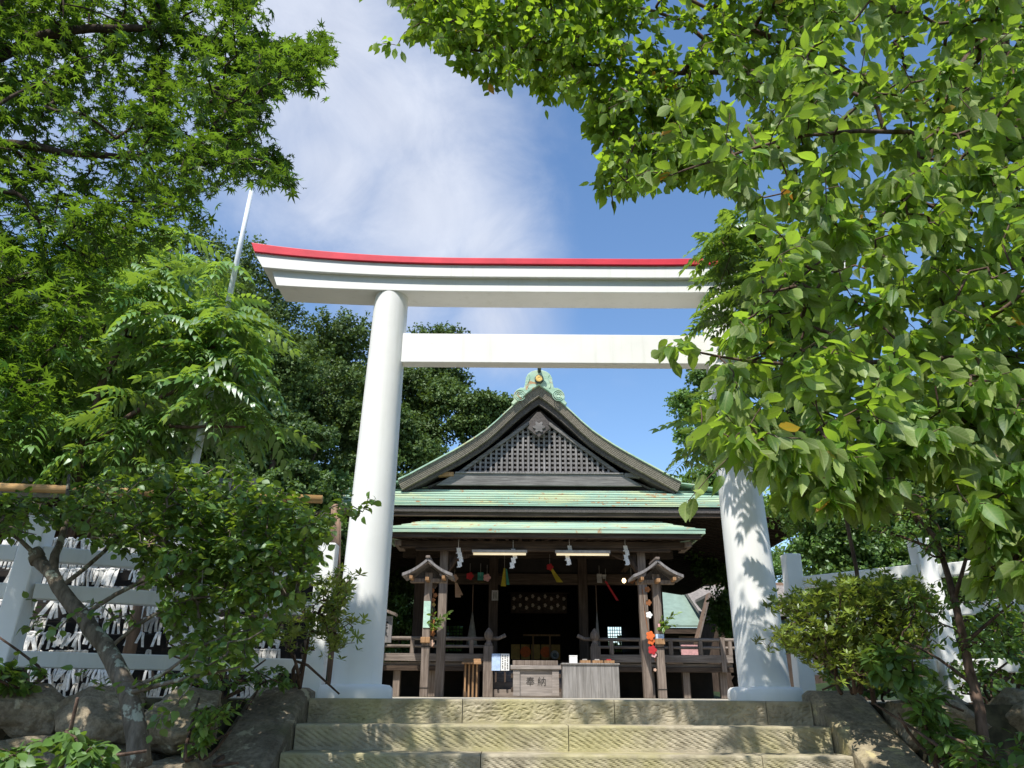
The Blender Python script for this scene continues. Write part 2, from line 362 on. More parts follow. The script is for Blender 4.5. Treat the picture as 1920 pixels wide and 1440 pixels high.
def maple_leaf():
    v = [(0, .0, 0)]; lob = [(-128, .5), (-86, .78), (-43, .95), (0, 1.05), (43, .95), (86, .78), (128, .5)]
    def p(a, r): return (r * math.sin(R(a)), r * math.cos(R(a)), -.22 * r * r)
    ring = [p(-160, .2)]
    for i, (a, r) in enumerate(lob):
        ring += [p(a - 9, r * .55), p(a, r), p(a + 9, r * .55)]
        if i < 6: ring.append(p((a + lob[i + 1][0]) / 2, .30))
    ring.append(p(160, .2)); v += ring
    return v, [(0, i, i + 1) for i in range(1, len(ring))][::-1] and [(0, i + 1, i) for i in range(1, len(ring))]
MAPLE = maple_leaf()
def frond(pairs=8, ll=.30, w=.055, droop=.45, hang_=.35):
    v, f = [], []
    def leaflet(o, ang, L):
        c, s = math.cos(ang), math.sin(ang); k = len(v)
        for t, hw in ((0, .005), (.35, w), (.7, w * .75), (1, .003)):
            for sg in (-1, 1):
                x, y = sg * hw, t * L; v.append((o[0] + c * x + s * y, o[1] - s * x + c * y, o[2] - hang_ * t * t * L + abs(hw) * .2))
        for i in range(3): f.append((k + 2 * i, k + 2 * i + 1, k + 2 * i + 3, k + 2 * i + 2))
    for i in range(pairs):
        t = .15 + .8 * i / (pairs - 1); z = -droop * t * t; L = ll * (1 - .45 * abs(t - .45) / .55)
        for sg in (-1, 1): leaflet((0, t, z), sg * R(62 - 14 * t), L)
    leaflet((0, .96, -droop * .92), 0, ll * .6)
    k = len(v)
    for t in (0, .35, .7, 1):
        v += [(-.008, t, -droop * t * t), (.008, t, -droop * t * t)]
    for i in range(3): f.append((k + 2 * i, k + 2 * i + 1, k + 2 * i + 3, k + 2 * i + 2))
    return v, f
FROND = frond(8, .30, .05, .6); FROND_L = frond(6, .40, .072, .85, .9); FROND_R = frond(7, .34, .062, .7, .7)
def rosette(n=7):
    v, f = [], []
    for i in range(n):
        a = 2 * math.pi * i / n + .3 * (i % 2); el = .35 + .35 * (i % 2); k = len(v)
        for t, w in ((0, .03), (.55, .17), (1, .01)):
            for sg in (-1, 1):
                r = t * math.cos(el); x, y = math.cos(a) * r - math.sin(a) * w * sg, math.sin(a) * r + math.cos(a) * w * sg
                v.append((x, t * math.sin(el) - .1 * t * t, y))
        f += [(k, k + 1, k + 3, k + 2), (k + 2, k + 3, k + 5, k + 4)]
    return v, f
ROSE = rosette()
def unit(n):
    v = RNG.normal(size=(n, 3)); return v / np.linalg.norm(v, axis=1, keepdims=True)
def inpoly(poly, n):
    poly = np.array(poly, float); lo, hi = poly.min(0), poly.max(0); out = []
    while len(out) < n:
        p = lo + RNG.random((n * 3, 2)) * (hi - lo); c = np.zeros(len(p), bool); j = len(poly) - 1
        for i in range(len(poly)):
            xi, yi = poly[i]; xj, yj = poly[j]
            k = ((yi > p[:, 1]) != (yj > p[:, 1])) & (p[:, 0] < (xj - xi) * (p[:, 1] - yi) / (yj - yi + 1e-9) + xi); c ^= k; j = i
        out += list(p[c])
    return np.array(out[:n])
def region(poly, d0, d1, n, clump=None):
    """n twig-tip positions in the volume seen through an outline between two distances"""
    px = inpoly(poly, n); D = d0 + (d1 - d0) * RNG.random(n)
    return np.array([at(a, b, d) for (a, b), d in zip(px, D)])
def grow(limbs, anchors, rtip=.003, rmax=.03, sag=.06, step=.12):
    """limbs = [(points, r0, r1)]; joins every anchor to the nearest wood with a curved twig, radii by what each carries"""
    pos, par = [], []; tubes = []
    for pts, r0, r1 in limbs:
        pts = np.array(pts, float); dense = []
        for a, b in zip(pts[:-1], pts[1:]):
            k = max(2, int(np.linalg.norm(b - a) / .15)); dense += [a + (b - a) * t for t in np.linspace(0, 1, k, endpoint=False)]
        dense.append(pts[-1]); dense = np.array(dense)
        for _ in range(2): dense[1:-1] = .25 * dense[:-2] + .5 * dense[1:-1] + .25 * dense[2:]
        dense[1:-1] += RNG.normal(size=dense[1:-1].shape) * r0 * .12
        tubes.append((dense, np.linspace(r0, r1, len(dense)), True))
        for p in dense: pos.append(p); par.append(-1)
    nl = len(pos); base = np.array(pos); cap = len(base) + len(anchors) * 12
    A = np.zeros((cap, 3)); A[:nl] = base; cnt = nl; parent = np.full(cap, -1); twigs = []
    d0 = np.array([np.min(((base - a) ** 2).sum(1)) for a in anchors])
    for i in np.argsort(d0):
        a = anchors[i]; k = int(np.argmin(((A[:cnt] - a) ** 2).sum(1))); s = A[k]; L = np.linalg.norm(a - s)
        m = max(2, min(10, int(L / step) + 1)); off = RNG.normal(size=3) * L * .10; prev = k; path = [s]
        for t in np.linspace(0, 1, m + 1)[1:]:
            q = s + (a - s) * t + off * math.sin(math.pi * t) + np.array([0, 0, sag * L * math.sin(math.pi * t)])
            A[cnt] = q; parent[cnt] = prev; prev = cnt; cnt += 1; path.append(q)
        twigs.append((cnt - m, m, np.array(path), k))
    wgt = np.zeros(cnt)
    for st, m, _, k in twigs: wgt[st + m - 1] += 1
    for i in range(cnt - 1, nl - 1, -1):
        if parent[i] >= 0: wgt[parent[i]] += wgt[i]
    for st, m, path, k in twigs:
        r = [min(rmax, rtip * math.sqrt(wgt[min(st, cnt - 1)]))] + [min(rmax, rtip * math.sqrt(max(1, wgt[j]))) for j in range(st, st + m)]
        tubes.append((path, np.array(r), False))
    return tubes, [t[2] for t in twigs]
def wood_mesh(tubes, name, mat, parent, nl=9, nt=4):
    mb = MB()
    for pts, r, big in tubes: mb.tube(pts, list(map(float, r)), nl if big else nt, big)
    return mb.build(name, mat, parent, smooth=True)
def on_twigs(twigs, per, lo=.15, droop=.6, spread=.8, flat=.5):
    """alternate leaves along each twig: positions, directions, face normals"""
    P, Y, Z = [], [], []
    for p in twigs:
        seg = p[-1] - p[-2]; d = seg / (np.linalg.norm(seg) + 1e-9); n = max(2, int(RNG.normal(per, per * .2)))
        L = np.linalg.norm(np.diff(p, axis=0), axis=1); cum = np.concatenate([[0], np.cumsum(L)]); tot = cum[-1]
        span = min(tot * (1 - lo), .34)
        side = np.cross(d, [0, 0, 1.0]); side /= (np.linalg.norm(side) + 1e-9)
        for i in range(n):
            s = tot - span * (i / max(1, n - 1)); q = np.array([np.interp(s, cum, p[:, k]) for k in range(3)])
            sg = 1 if i % 2 else -1
            if i == 0: dr = d.copy()
            else: dr = d * .55 + side * sg * spread * RNG.uniform(.6, 1.2)
            dr = dr + RNG.normal(size=3) * .22; dr[2] -= droop * RNG.uniform(.4, 1.4)
            nz = np.array([0, 0, 1.0]) * flat + RNG.normal(size=3) * .35 + d * .1
            P.append(q + RNG.normal(size=3) * .008); Y.append(dr); Z.append(nz)
    return np.array(P), np.array(Y), np.array(Z)

# ------------------------------------------------------------------ the setting
g = MB(); g.box(-300, 300, -60, 300, -1.75, -1.55).build('ground', M['soil'])['kind'] = 'structure'
XL, XR, YS, TR, RI = -1.55, 2.32, 6.4, .33, .17
t = MB()
t.box(-60, XL - .5, 5.75, 62, -1.5, -.012); t.box(XR + .5, 60, 5.75, 62, -1.5, -.012); t.box(XL - .5, XR + .5, YS + .32, 62, -1.5, -.012)
o = t.build('terrace_ground', M['soil']); o['kind'] = 'structure'
o = MB().box(-4.5, 6, YS + .36, 22, -.01, -.004).build('gravel_path', M['sand']); o['kind'] = 'structure'
# hillside behind
hv, hf = [], []; nx, ny = 49, 33
def hz(x, y):
    def ss(a, b, v): v = min(1, max(0, (v - a) / (b - a))); return v * v * (3 - 2 * v)
    left = ss(10, -24, x); return -.3 + ss(30, 66, y) * (4 + 13 * left) + ss(-12, -40, x) * ss(14, 34, y) * 8 + .4 * math.sin(x * .37) * math.cos(y * .3)
for j in range(ny):
    for i in range(nx): x = -110 + 220 * i / (nx - 1); y = 24 + 150 * j / (ny - 1); hv.append((x, y, hz(x, y)))
hf = [(j * nx + i, j * nx + i + 1, (j + 1) * nx + i + 1, (j + 1) * nx + i) for j in range(ny - 1) for i in range(nx - 1)]
o = MB().add(hv, hf).build('hillside', M['hill'], smooth=True); o['kind'] = 'structure'

# stone stairs
from mathutils import noise as NZ
def step_block(x0, x1, y0, y1, z0, z1, k):
    """stone block whose riser carries chisel strokes between two dressed margins"""
    if k > 4: return MB().box(x0, x1, y0, y1, z0, z1).build('step_block', M['step'], st, .01)
    nx_ = max(8, int((x1 - x0) / .0095)); nz_ = 20; rings = []; off = random.uniform(0, 50)
    for i in range(nx_ + 1):
        x = x0 + (x1 - x0) * i / nx_; col = []
        for q in range(nz_ + 1):
            f = q / nz_; zz = z0 + (z1 - .014 - z0) * f; m = min(1, max(0, (1 - f) * (z1 - z0) / .02 - .35)) * min(1, max(0, (zz - (z1 - RI)) / .018 - .3)) if zz > z1 - RI else 0
            e = min(1, min(x - x0, x1 - x) / .015)
            if k == 0: d = max(0, NZ.noise((x * 34 + off, zz * 62, 0)) + .35 * NZ.noise((x * 70, zz * 90, off)) + .12)
            else:
                u = x * .50 + zz * .87 + .012 * NZ.noise((x * 6, zz * 6, off)); d = (.5 + .5 * math.sin(u * 2 * math.pi / .030)) ** 2 * (.55 + .6 * NZ.noise((x * 13 + off, zz * 30, 3))) + .4 * max(0, NZ.noise((x * 40, zz * 60, off)))
            col.append((x, y0 + .0125 * m * e * max(0, d) + .004 * NZ.noise((x * 3, zz * 5, off)), zz))
        t_ = .003 * NZ.noise((x * 9, off, 1)); col += [(x, y0 + .004 + t_, z1 - .005), (x, y0 + .014 + t_, z1 + t_ * .5), (x, (y0 + y1) / 2, z1), (x, y1, z1), (x, y1, z0)]; rings.append(col)
    return MB().loft(rings).build('step_block', M['step'], st)
st = thing('stone_stairs', 'wide mossy chiselled stone steps leading up to the white gate', 'stairs', ((XL + XR) / 2, 5, -1.55))
joints = [[867, 1152, 1437], [1066], [901, 1430], [700, 1200], [1000], [800, 1300], [1100], [900], [1000]]
for k in range(9):
    y = YS - k * TR; z = -k * RI
    xs = [XL + .005] + [float(at(j, 1330 + 50 * min(k, 2), y)[0]) for j in joints[k]] + [XR - .005]
    for a, b in zip(xs[:-1], xs[1:]):
        j = random.uniform(-.004, .004)
        step_block(a + .003, b - .003, y + j, y + TR + .04, z - RI - .02, z + j * .4, k)
def cheek(xi, xo, mat, name, label):
    # sloped kerb of long stone blocks, a hand's width above the steps
    def zt(y): return min(.075, .085 + (y - YS - .05) * RI / TR)
    r = thing(name, label, 'stone kerb', ((xi + xo) / 2, 5, -1.55))
    ys = [3.2, 4.35, 5.28, 6.0, 6.62]; 
    for a, b in zip(ys[:-1], ys[1:]):
        mb = MB(); rings = []
        for q in np.linspace(a + .004, b - .004, 8):
            zz = zt(q); j = [random.uniform(-.004, .004) for _ in range(4)]
            rings.append([(xi, q, -1.6), (xi + j[0], q, zz - .03), (xi + (xo - xi) * .12, q, zz + j[1]), (xi + (xo - xi) * .88, q, zz + j[2]), (xo + j[3], q, zz - .04), (xo, q, -1.6)])
        mb.loft(rings).build('kerb_block', mat, r, .008)
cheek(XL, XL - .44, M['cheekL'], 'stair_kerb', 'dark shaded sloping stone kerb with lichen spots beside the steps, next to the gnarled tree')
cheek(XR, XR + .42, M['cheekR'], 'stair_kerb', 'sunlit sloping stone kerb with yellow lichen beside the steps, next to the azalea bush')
# boulder retaining walls
def boulder(c, rx, ry, rz, parent, seed):
    bm = bmesh.new(); bmesh.ops.create_icosphere(bm, subdivisions=5, radius=1); rs = np.random.default_rng(seed)
    dirs = rs.normal(size=(9, 3)); dirs /= np.linalg.norm(dirs, axis=1, keepdims=True); hts = rs.uniform(.62, .92, 9)
    for v in bm.verts:
        p = np.array(v.co); 
        p = np.sign(p) * np.abs(p) ** .62; p /= max(1, np.abs(p).max() * 1.0)
        for d, h in zip(dirs, hts):
            e = p @ d - h * 1.02
            if e > 0: p = p - d * e * .95
        q_ = Vector(p * 2.3 + seed * 3.7); p = p * (1 + .085 * NZ.noise(q_) + .045 * NZ.noise(q_ * 2.7) + .03 * abs(NZ.noise(q_ * 6.1)) + .014 * NZ.noise(q_ * 15))
        v.co = (c[0] + p[0] * rx, c[1] + p[1] * ry, c[2] + p[2] * rz)
    mb = MB(); mb.v = [tuple(v.co) for v in bm.verts]; mb.f = [tuple(v.index for v in f.verts) for f in bm.faces]; bm.free()
    return mb.build('boulder', M['rock'], parent, smooth=True)
rw = thing('boulder_wall', 'low wall of big rough boulders under the gnarled lichened tree', 'stone wall', (-4, 5.6, -1.55))
for i, (px, py, w, h) in enumerate(((45, 1335, 58, 48), (170, 1345, 85, 52), (322, 1352, 78, 56), (60, 1420, 75, 42), (215, 1440, 80, 45), (345, 1455, 52, 42), (-90, 1345, 80, 55), (-230, 1345, 70, 55), (-90, 1450, 85, 50))):
    p = at(px, py, 5.55); s = 5.2 / FPX
    boulder((p[0], 5.72 + (i % 3) * .03 - (.18 if i in (3, 4, 5, 8) else 0), p[2]), w * s * 1.02, .36, h * s * 1.02, rw, 100 + i)
rw = thing('boulder_wall', 'shadowed boulder wall behind the thin brown tree trunk', 'stone wall', (4.5, 5.8, -1.55))
for i, (px, py, w, h) in enumerate(((1785, 1365, 78, 55), (1930, 1360, 72, 60), (1790, 1455, 62, 45), (1925, 1465, 75, 50), (2070, 1370, 75, 60))):
    p = at(px, py, 5.8); s = 5.4 / FPX
    boulder((p[0], 5.95 + (i % 2) * .05, p[2]), w * s * 1.05, .36, h * s * 1.05, rw, 200 + i)

# ------------------------------------------------------------------ torii
TX, TY = .445, 7.3
tg = thing('torii_gate', 'white shrine gate with two round pillars and a red capped top beam', 'shrine gate', (TX, TY, 0))
for sg in (-1, 1):
    rings = []
    for z, r in ((.06, .222), (.5, .217), (1.5, .208), (2.6, .194), (3.4, .183), (3.98, .177)):
        cx = TX + sg * (1.805 - .065 * z / 3.98)
        rings.append([(cx + r * math.cos(2 * math.pi * j / 48), TY + r * math.sin(2 * math.pi * j / 48), z) for j in range(48)])
    pil = MB().loft(rings).build('pillar', M['white'], tg, smooth=True)
    m = pil.modifiers.new('split', 'EDGE_SPLIT'); m.split_angle = R(50)
    b = MB().lathe((TX + sg * 1.805, TY, 0), [(.325, -.15), (.325, .055), (.318, .085), (.295, .105), (.24, .112), (.05, .112)], 56).build('pillar_base', M['white'], pil, smooth=True)
def beam(zprof, y0, y1, half, slant, name, mat, sect=None, bev=.006, rb=.12, rt=.15):
    """beam along X whose ends rise; zprof=(bottom, top); ends cut on a slant"""
    rings = []
    for u in np.linspace(-1, 1, 61):
        def rise(x): q = max(0, (abs(x) - .75) / 2.5); return q ** 2.3
        ring = []
        pts = sect or [(y0, 0), (y1, 0), (y1, 1), (y0, 1)]
        for y, f in pts:
            h = half + slant * f; x = u * h; ring.append((TX + x, y, zprof[0] + (zprof[1] - zprof[0]) * f + rise(x) * (rb + (rt - rb) * f)))
        rings.append(ring)
    return MB().loft(rings).build(name, mat, tg, bev)
ul = beam((3.955, 4.125), 7.12, 7.48, 2.93, .08, 'lower_lintel', M['white'], rb=.08, rt=.115)
kl = beam((4.105, 4.245), 7.072, 7.53, 3.09, .11, 'upper_lintel', M['white'], rb=.115, rt=.145)
rc = beam((4.247, 4.325), 7.045, 7.555, 3.19, .05, 'red_cap', M['red'], [(7.045, 0), (7.555, 0), (7.555, .85), (7.3, 1.35), (7.045, .95)], rb=.14, rt=.175)
MB().box(TX - 1.60, TX + 1.60, 7.225, 7.365, 3.19, 3.515).build('tie_beam', M['white'], tg, .006)

# ------------------------------------------------------------------ shrine hall
X0 = .78
sh = thing('shrine_hall', 'dark timber shrine hall with patinated green copper roof and latticed gable', 'shrine', (X0, 24, 0))
prof = [(0, 8.40), (.33, 8.15), (.7, 7.82), (1.1, 7.40), (1.5, 7.03), (1.9, 6.73), (2.3, 6.47), (2.7, 6.24), (3.1, 6.01), (3.5, 5.78), (3.85, 5.57)]
def hp(h):
    return float(np.interp(h, [p[0] for p in prof], [p[1] for p in prof]))
def band(h0, h1, ztop, zbot, y0, y1, mb, n=14):
    for sg in (-1, 1):
        rings = []
        for h in np.linspace(h0, h1, n):
            rings.append([(X0 + sg * h, y0, ztop(h)), (X0 + sg * h, y1, ztop(h)), (X0 + sg * h, y1, zbot(h)), (X0 + sg * h, y0, zbot(h))])
        mb.loft(rings)
    return mb
roof = band(0, 3.9, lambda h: hp(h), lambda h: hp(h) - .04, 20.62, 34.5, MB()).build('main_roof', M['copper'], sh)
mb = MB()
for i in range(6):   # layered verge, each layer stepping back a little
    a, b = i * .048, (i + 1) * .048
    band(0, 3.9 - i * .02, lambda h: hp(h) - .04 - a, lambda h: hp(h) - .04 - b + .004, 20.66 + i * .012, 21.5, mb)
mb.build('roof_verge', M['verge'], sh)
band(0, 3.75, lambda h: hp(h) - .335, lambda h: hp(h) - .54 + .035 * h, 20.85, 20.95, MB()).build('bargeboard', M['soffit'], sh)  # dark wood tone carries the shadow under the verge in its colour
band(0, 3.75, lambda h: hp(h) - .345, lambda h: hp(h) - .40, 20.955, 34.4, MB()).build('roof_boards', M['soffit'], sh)
for sg in (-1, 1):   # pale purlin ends beneath the verge
    MB().box(X0 + sg * 2.62 - .22, X0 + sg * 2.62 + .22, 20.97, 21.6, 5.74, 5.86).build('purlin_end', M['tan'] if sg < 0 else M['gable'], sh, .01)
gw = [(X0 - 3.7, 5.4), (X0 + 3.7, 5.4)] + [(X0 + h, hp(h) - .41) for h in np.linspace(3.6, 0, 12)] + [(X0 - h, hp(h) - .41) for h in np.linspace(.3, 3.6, 11)]
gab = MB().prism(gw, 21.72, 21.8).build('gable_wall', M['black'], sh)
MB().prism(gw, 34.1, 34.2).build('rear_gable_wall', M['gable'], sh)
lt = MB()
def ltop(h): return 7.69 - .755 * h
for i in range(-15, 16):
    h = abs(i * .155)
    if ltop(h) > 6.06: lt.box(X0 + i * .155 - .031, X0 + i * .155 + .031, 21.60, 21.64, 5.98, ltop(h))
z = 6.06
while z < 7.45:
    h = (7.69 - z) / .755; lt.box(X0 - h, X0 + h, 21.643, 21.68, z - .028, z + .028); z += .135
lt.build('gable_lattice', M['lattice'], gab)
fr = MB()
for sg in (-1, 1): fr.bar((X0 + sg * 2.30, 21.58, 5.99), (X0, 21.58, 7.75), .09, .10, (0, -1, 0))
fr.build('lattice_frame', M['gable'], gab)
for sg in (-1, 1):   # broad boards between lattice and verge, the verge's shadow put into their dark tone
    MB().prism([(X0 + sg * 2.33, 6.0), (X0 + sg * .02, 7.77), (X0 + sg * .02, 8.0), (X0 + sg * 1.0, hp(1.0) - .43), (X0 + sg * 2.0, hp(2) - .42), (X0 + sg * 3.2, hp(3.2) - .41), (X0 + sg * 3.2, 5.62)][:], 21.66, 21.71).build('gable_board', M['soffit'], gab)
MB().prism([(X0 - 2.95, 5.62), (X0 + 2.95, 5.62), (X0 + 2.42, 5.96), (X0 - 2.42, 5.96)], 21.50, 21.58).build('gable_beam', M['gable'], gab, .008)
MB().box(X0 - 2.42, X0 + 2.42, 21.46, 21.58, 5.962, 6.0).build('gable_sill', M['lattice'], gab)
# pendant ornament on the gable
pend = [(-.05, 7.82), (.05, 7.82), (.30, 7.52), (.28, 7.40), (.34, 7.30), (.20, 7.20), (.13, 7.12), (.06, 7.10), (0, 7.02), (-.06, 7.10), (-.13, 7.12), (-.20, 7.20), (-.34, 7.30), (-.28, 7.40), (-.30, 7.52)]
pd = MB().prism([(X0 + a, b) for a, b in pend], 21.40, 21.48).build('gable_pendant', M['soffit'], sh, .015)
MB().prism([(X0 + .15 * math.cos(a) * (1 + .25 * math.cos(6 * a)), 7.34 + .15 * math.sin(a) * (1 + .25 * math.cos(6 * a))) for a in np.linspace(0, 2 * math.pi, 48, endpoint=False)], 21.36, 21.4).build('pendant_boss', M['gable'], pd, .01)
for o_ in (gab, pd): o_.scale = (.977, 1, .977); o_.location.y -= .5
# skirt roof with stepped copper courses
def skirt(c_top, c_bot, n, thick=.02, curve=.0):
    """c_top/c_bot: [left,right] ends of the upper and lower edges"""
    mb = MB(); T0, T1, B0, B1 = map(np.array, (c_top[0], c_top[1], c_bot[0], c_bot[1])); seg = 16
    for i in range(n):
        a, b = i / n, (i + 1) / n + .12 / n
        rings = []
        for u in np.linspace(0, 1, seg + 1):
            up = .14 * max(0, (abs(u - .5) * 2 - .72) / .28) ** 2
            pts = []
            for f, lift in ((a, 0.), (min(b, 1.02), .05)):
                p = (T0 + (B0 - T0) * f) * (1 - u) + (T1 + (B1 - T1) * f) * u; p = p + np.array([0, 0, up * f + lift - curve * 4 * f * (1 - f)]); pts.append(p)
            rings.append([tuple(pts[0]), tuple(pts[1]), tuple(pts[1] - np.array([0, 0, .03])), tuple(pts[0] - np.array([0, 0, .03]))])
        mb.loft(rings)
    return mb
EW, EZ, EY = 7.2, 4.50, 19.3
skirt([(X0 - 4.05, 21.62, 5.62), (X0 + 4.05, 21.62, 5.62)], [(X0 - EW, EY, EZ), (X0 + EW, EY, EZ)], 9, curve=.06).build('front_skirt_roof', M['copper'], sh)
for sg in (-1, 1):
    skirt([(X0 + sg * 3.8, 21.0, 5.62), (X0 + sg * 3.8, 34.5, 5.62)], [(X0 + sg * EW, EY, EZ), (X0 + sg * EW, 36.5, EZ)], 7, curve=.05).build('side_skirt_roof', M['copper'], sh)
    MB().tube([(X0 + sg * (4.05 + (EW - 4.05) * f), 21.5 + (EY - 21.5) * f, 5.64 + (EZ - 5.64) * f - .22 * f * (1 - f) + .14 * f ** 4) for f in np.linspace(0, 1, 12)], .055, 8).build('hip_ridge', M['copper'], sh, smooth=True)
# eave fascia (curving up at the ends), boards and rafters
def fascia(y, half, z0, z1, dep, name, mat, yb=None):
    rings = []
    for u in np.linspace(-1, 1, 41):
        up = .14 * max(0, (abs(u) - .72) / .28) ** 2
        rings.append([(X0 + u * half, y, z0 + up), (X0 + u * half, y + dep, z0 + up), (X0 + u * half, y + dep, z1 + up), (X0 + u * half, y, z1 + up)])
    return MB().loft(rings).build(name, mat, sh)
fascia(EY + .02, EW - .02, 4.36, 4.475, .12, 'eave_fascia', M['soffit']); fascia(EY + .07, EW - .06, 4.26, 4.357, .12, 'eave_fascia', M['darkx'])
for sg in (-1, 1):
    rings = []
    for v in np.linspace(0, 1, 25):
        up = .14 * max(0, (abs(2 * v - 1) - .72) / .28) ** 2; y = EY + .02 + v * 17.1
        rings.append([(X0 + sg * (EW - .02), y, 4.28 + up), (X0 + sg * (EW - .16), y, 4.28 + up), (X0 + sg * (EW - .16), y, 4.47 + up), (X0 + sg * (EW - .02), y, 4.47 + up)])
    MB().loft(rings).build('side_fascia', M['darkx'], sh)
mb = MB()
mb.add([(X0 - EW, EY + .1, 4.40), (X0 + EW, EY + .1, 4.40), (X0 + 3.5, 22.7, 5.05), (X0 - 3.5, 22.7, 5.05)], [(0, 1, 2, 3)])
for sg in (-1, 1): mb.add([(X0 + sg * (EW - .1), EY + .1, 4.40), (X0 + sg * (EW - .1), 36.4, 4.40), (X0 + sg * 3.5, 31, 5.05), (X0 + sg * 3.5, 22.7, 5.05)], [(0, 1, 2, 3)])
mb.build('eave_boards', M['darky'], sh)
mb = MB()
x = -EW + .25
while x < EW - .2:
    yb = 22.6 if abs(x) < 3.4 else EY + .2 + (22.6 - EY) * max(.05, (EW - abs(x)) / (EW - 3.4)); f = (yb - EY) / 3.4
    up = .14 * max(0, (abs(x / EW) - .72) / .28) ** 2
    mb.bar((X0 + x, EY + .14, 4.31 + up), (X0 + x, yb, 4.31 + .62 * f + up * (1 - f)), .07, .09); x += .34
for sg in (-1, 1):
    y = EY + .3
    while y < 36.3:
        inn = 3.5 if y > 22.6 else EW - (EW - 3.5) * (y - EY) / 3.3; f = (EW - inn) / (EW - 3.5)
        up = .14 * max(0, (abs(2 * (y - EY) / 17.2 - 1) - .72) / .28) ** 2
        if EW - inn > .2: mb.bar((X0 + sg * (EW - .12), y, 4.30 + up), (X0 + sg * inn, y, 4.30 + .62 * f), .07, .09)
        y += .34
mb.build('rafters', M['darky'], sh)
# ridge and ridge-end ornament with gold crest
MB().box(X0 - .17, X0 + .17, 20.72, 34.6, 8.25, 8.62).build('roof_ridge', M['copper'], sh, .02)
orn = [(0, 8.36), (.28, 8.16), (.60, 7.86), (.74, 7.74), (.80, 7.80), (.72, 7.90), (.74, 7.97), (.72, 8.10), (.64, 8.21), (.53, 8.27), (.43, 8.27), (.40, 8.42), (.38, 8.58), (.32, 8.70), (.22, 8.78), (.10, 8.82), (0, 8.82)]
op = [(X0 + a, b) for a, b in orn] + [(X0 - a, b) for a, b in orn[-2:0:-1]]
on = MB().prism(op, 20.58, 20.70).build('ridge_end_ornament', M['copper'], sh, .015)
for sg in (-1, 1):
    mb = MB()
    for k, r in enumerate((.06, .11, .16)):
        c = (X0 + sg * .55, 8.03); mb.tube([(c[0] + r * math.cos(a), 20.572, c[1] + r * math.sin(a)) for a in np.linspace(R(20), R(330), 16)], .012, 6)
    mb.tube([(X0 + sg * (.30 + .03 * math.sin(t_ * 6)), 20.572, 8.25 + .42 * t_) for t_ in np.linspace(0, 1, 10)], .012, 6)
    mb.build('scroll_relief', M['copper'], on)
MB().prism([(X0 + .135 * math.cos(a), 8.52 + .135 * math.sin(a)) for a in np.linspace(0, 2 * math.pi, 8, endpoint=False) + R(22.5)], 20.50, 20.578).build('crest_block', M['dkmetal'], on, .008)
cr = [(X0 + r_ * math.cos(a), 8.52 + r_ * math.sin(a)) for a in np.linspace(0, 2 * math.pi, 64, endpoint=False) for r_ in (.098 + .010 * math.cos(16 * a),)]
MB().prism(cr, 20.475, 20.502).build('gold_crest', M['gold'], on, .004)
mb = MB().lathe((X0, 20.46, 8.52), [(.03, -.0)], 8) if False else MB()
for i in range(16):
    a = 2 * math.pi * i / 16; mb.bar((X0 + .03 * math.cos(a), 20.473, 8.52 + .03 * math.sin(a)), (X0 + .088 * math.cos(a), 20.473, 8.52 + .088 * math.sin(a)), .022, .008, (0, 1, 0))
mb.build('crest_petals', M['gold'], on)
MB().tube([(X0 + .01, 21.0, 8.70), (X0 + .01, 20.35, 8.83), (X0 + .012, 20.2, 9.02)], [.055, .055, .05], 12).build('ridge_pole', M['dkmetal'], sh, smooth=True)
# porch roof
PW, PTW, PY, PZ = 3.86, 2.86, 18.3, 3.73
porch = skirt([(X0 - PTW, 19.9, 4.30), (X0 + PTW, 19.9, 4.30)], [(X0 - PW, PY, PZ), (X0 + PW, PY, PZ)], 5)
# no upturn wanted on the porch: rebuild flat courses
porch = MB()
for i in range(5):
    a, b = i / 5, min(1.0, (i + 1.12) / 5)
    def pt(f, sg, lift): return (X0 + sg * (PTW + (PW - PTW) * f), 19.9 + (PY - 19.9) * f, 4.30 + (PZ - 4.30) * f - .10 * f * (1 - f) + lift)
    porch.loft([[pt(a, s_, 0), pt(b, s_, .022), pt(b, s_, -.008), pt(a, s_, -.03)] for s_ in (-1, 1)])
    for s_ in (-1, 1):
        def q(f, back, lift): return (X0 + s_ * (PTW + (PW - PTW) * f), 20.3 if back else 19.9 + (PY - 19.9) * f, 4.30 + (PZ - 4.30) * f - .10 * f * (1 - f) + lift)
        porch.loft([[q(a, k_, 0), q(b, k_, .022), q(b, k_, -.008), q(a, k_, -.03)] for k_ in (0, 1)])
pr = porch.build('porch_roof', M['copper'], sh)
mb = MB().box(X0 - PW + .01, X0 + PW - .01, PY + .01, PY + .06, PZ - .09, PZ - .012)
for s_ in (-1, 1): mb.box(X0 + s_ * (PW - .035) - .025, X0 + s_ * (PW - .035) + .025, PY + .062, 20.3, PZ - .09, PZ - .012)
mb.build('porch_drip_edge', M['copper'], pr)
MB().box(X0 - PW + .1, X0 + PW - .1, PY + .08, PY + .24, PZ - .2, PZ - .093).build('porch_fascia', M['darkx'], pr, .006)
mb = MB().add([(X0 - PW + .2, PY + .25, PZ - .08), (X0 + PW - .2, PY + .25, PZ - .08), (X0 + PW - .2, 22.4, 4.25), (X0 - PW + .2, 22.4, 4.25)], [(0, 1, 2, 3)])
mb.build('porch_ceiling', M['darky'], pr)
mb = MB(); x = -PW + .3
while x < PW - .2: mb.bar((X0 + x, PY + .2, PZ - .17), (X0 + x, 22.0, 4.12), .075, .09); x += .335
mb.build('porch_rafters', M['darkz'], pr)
MB().box(X0 - 3.5, X0 + 3.5, 18.82, 19.0, 3.37, 3.53).build('porch_beam', M['darkx'], sh, .01)
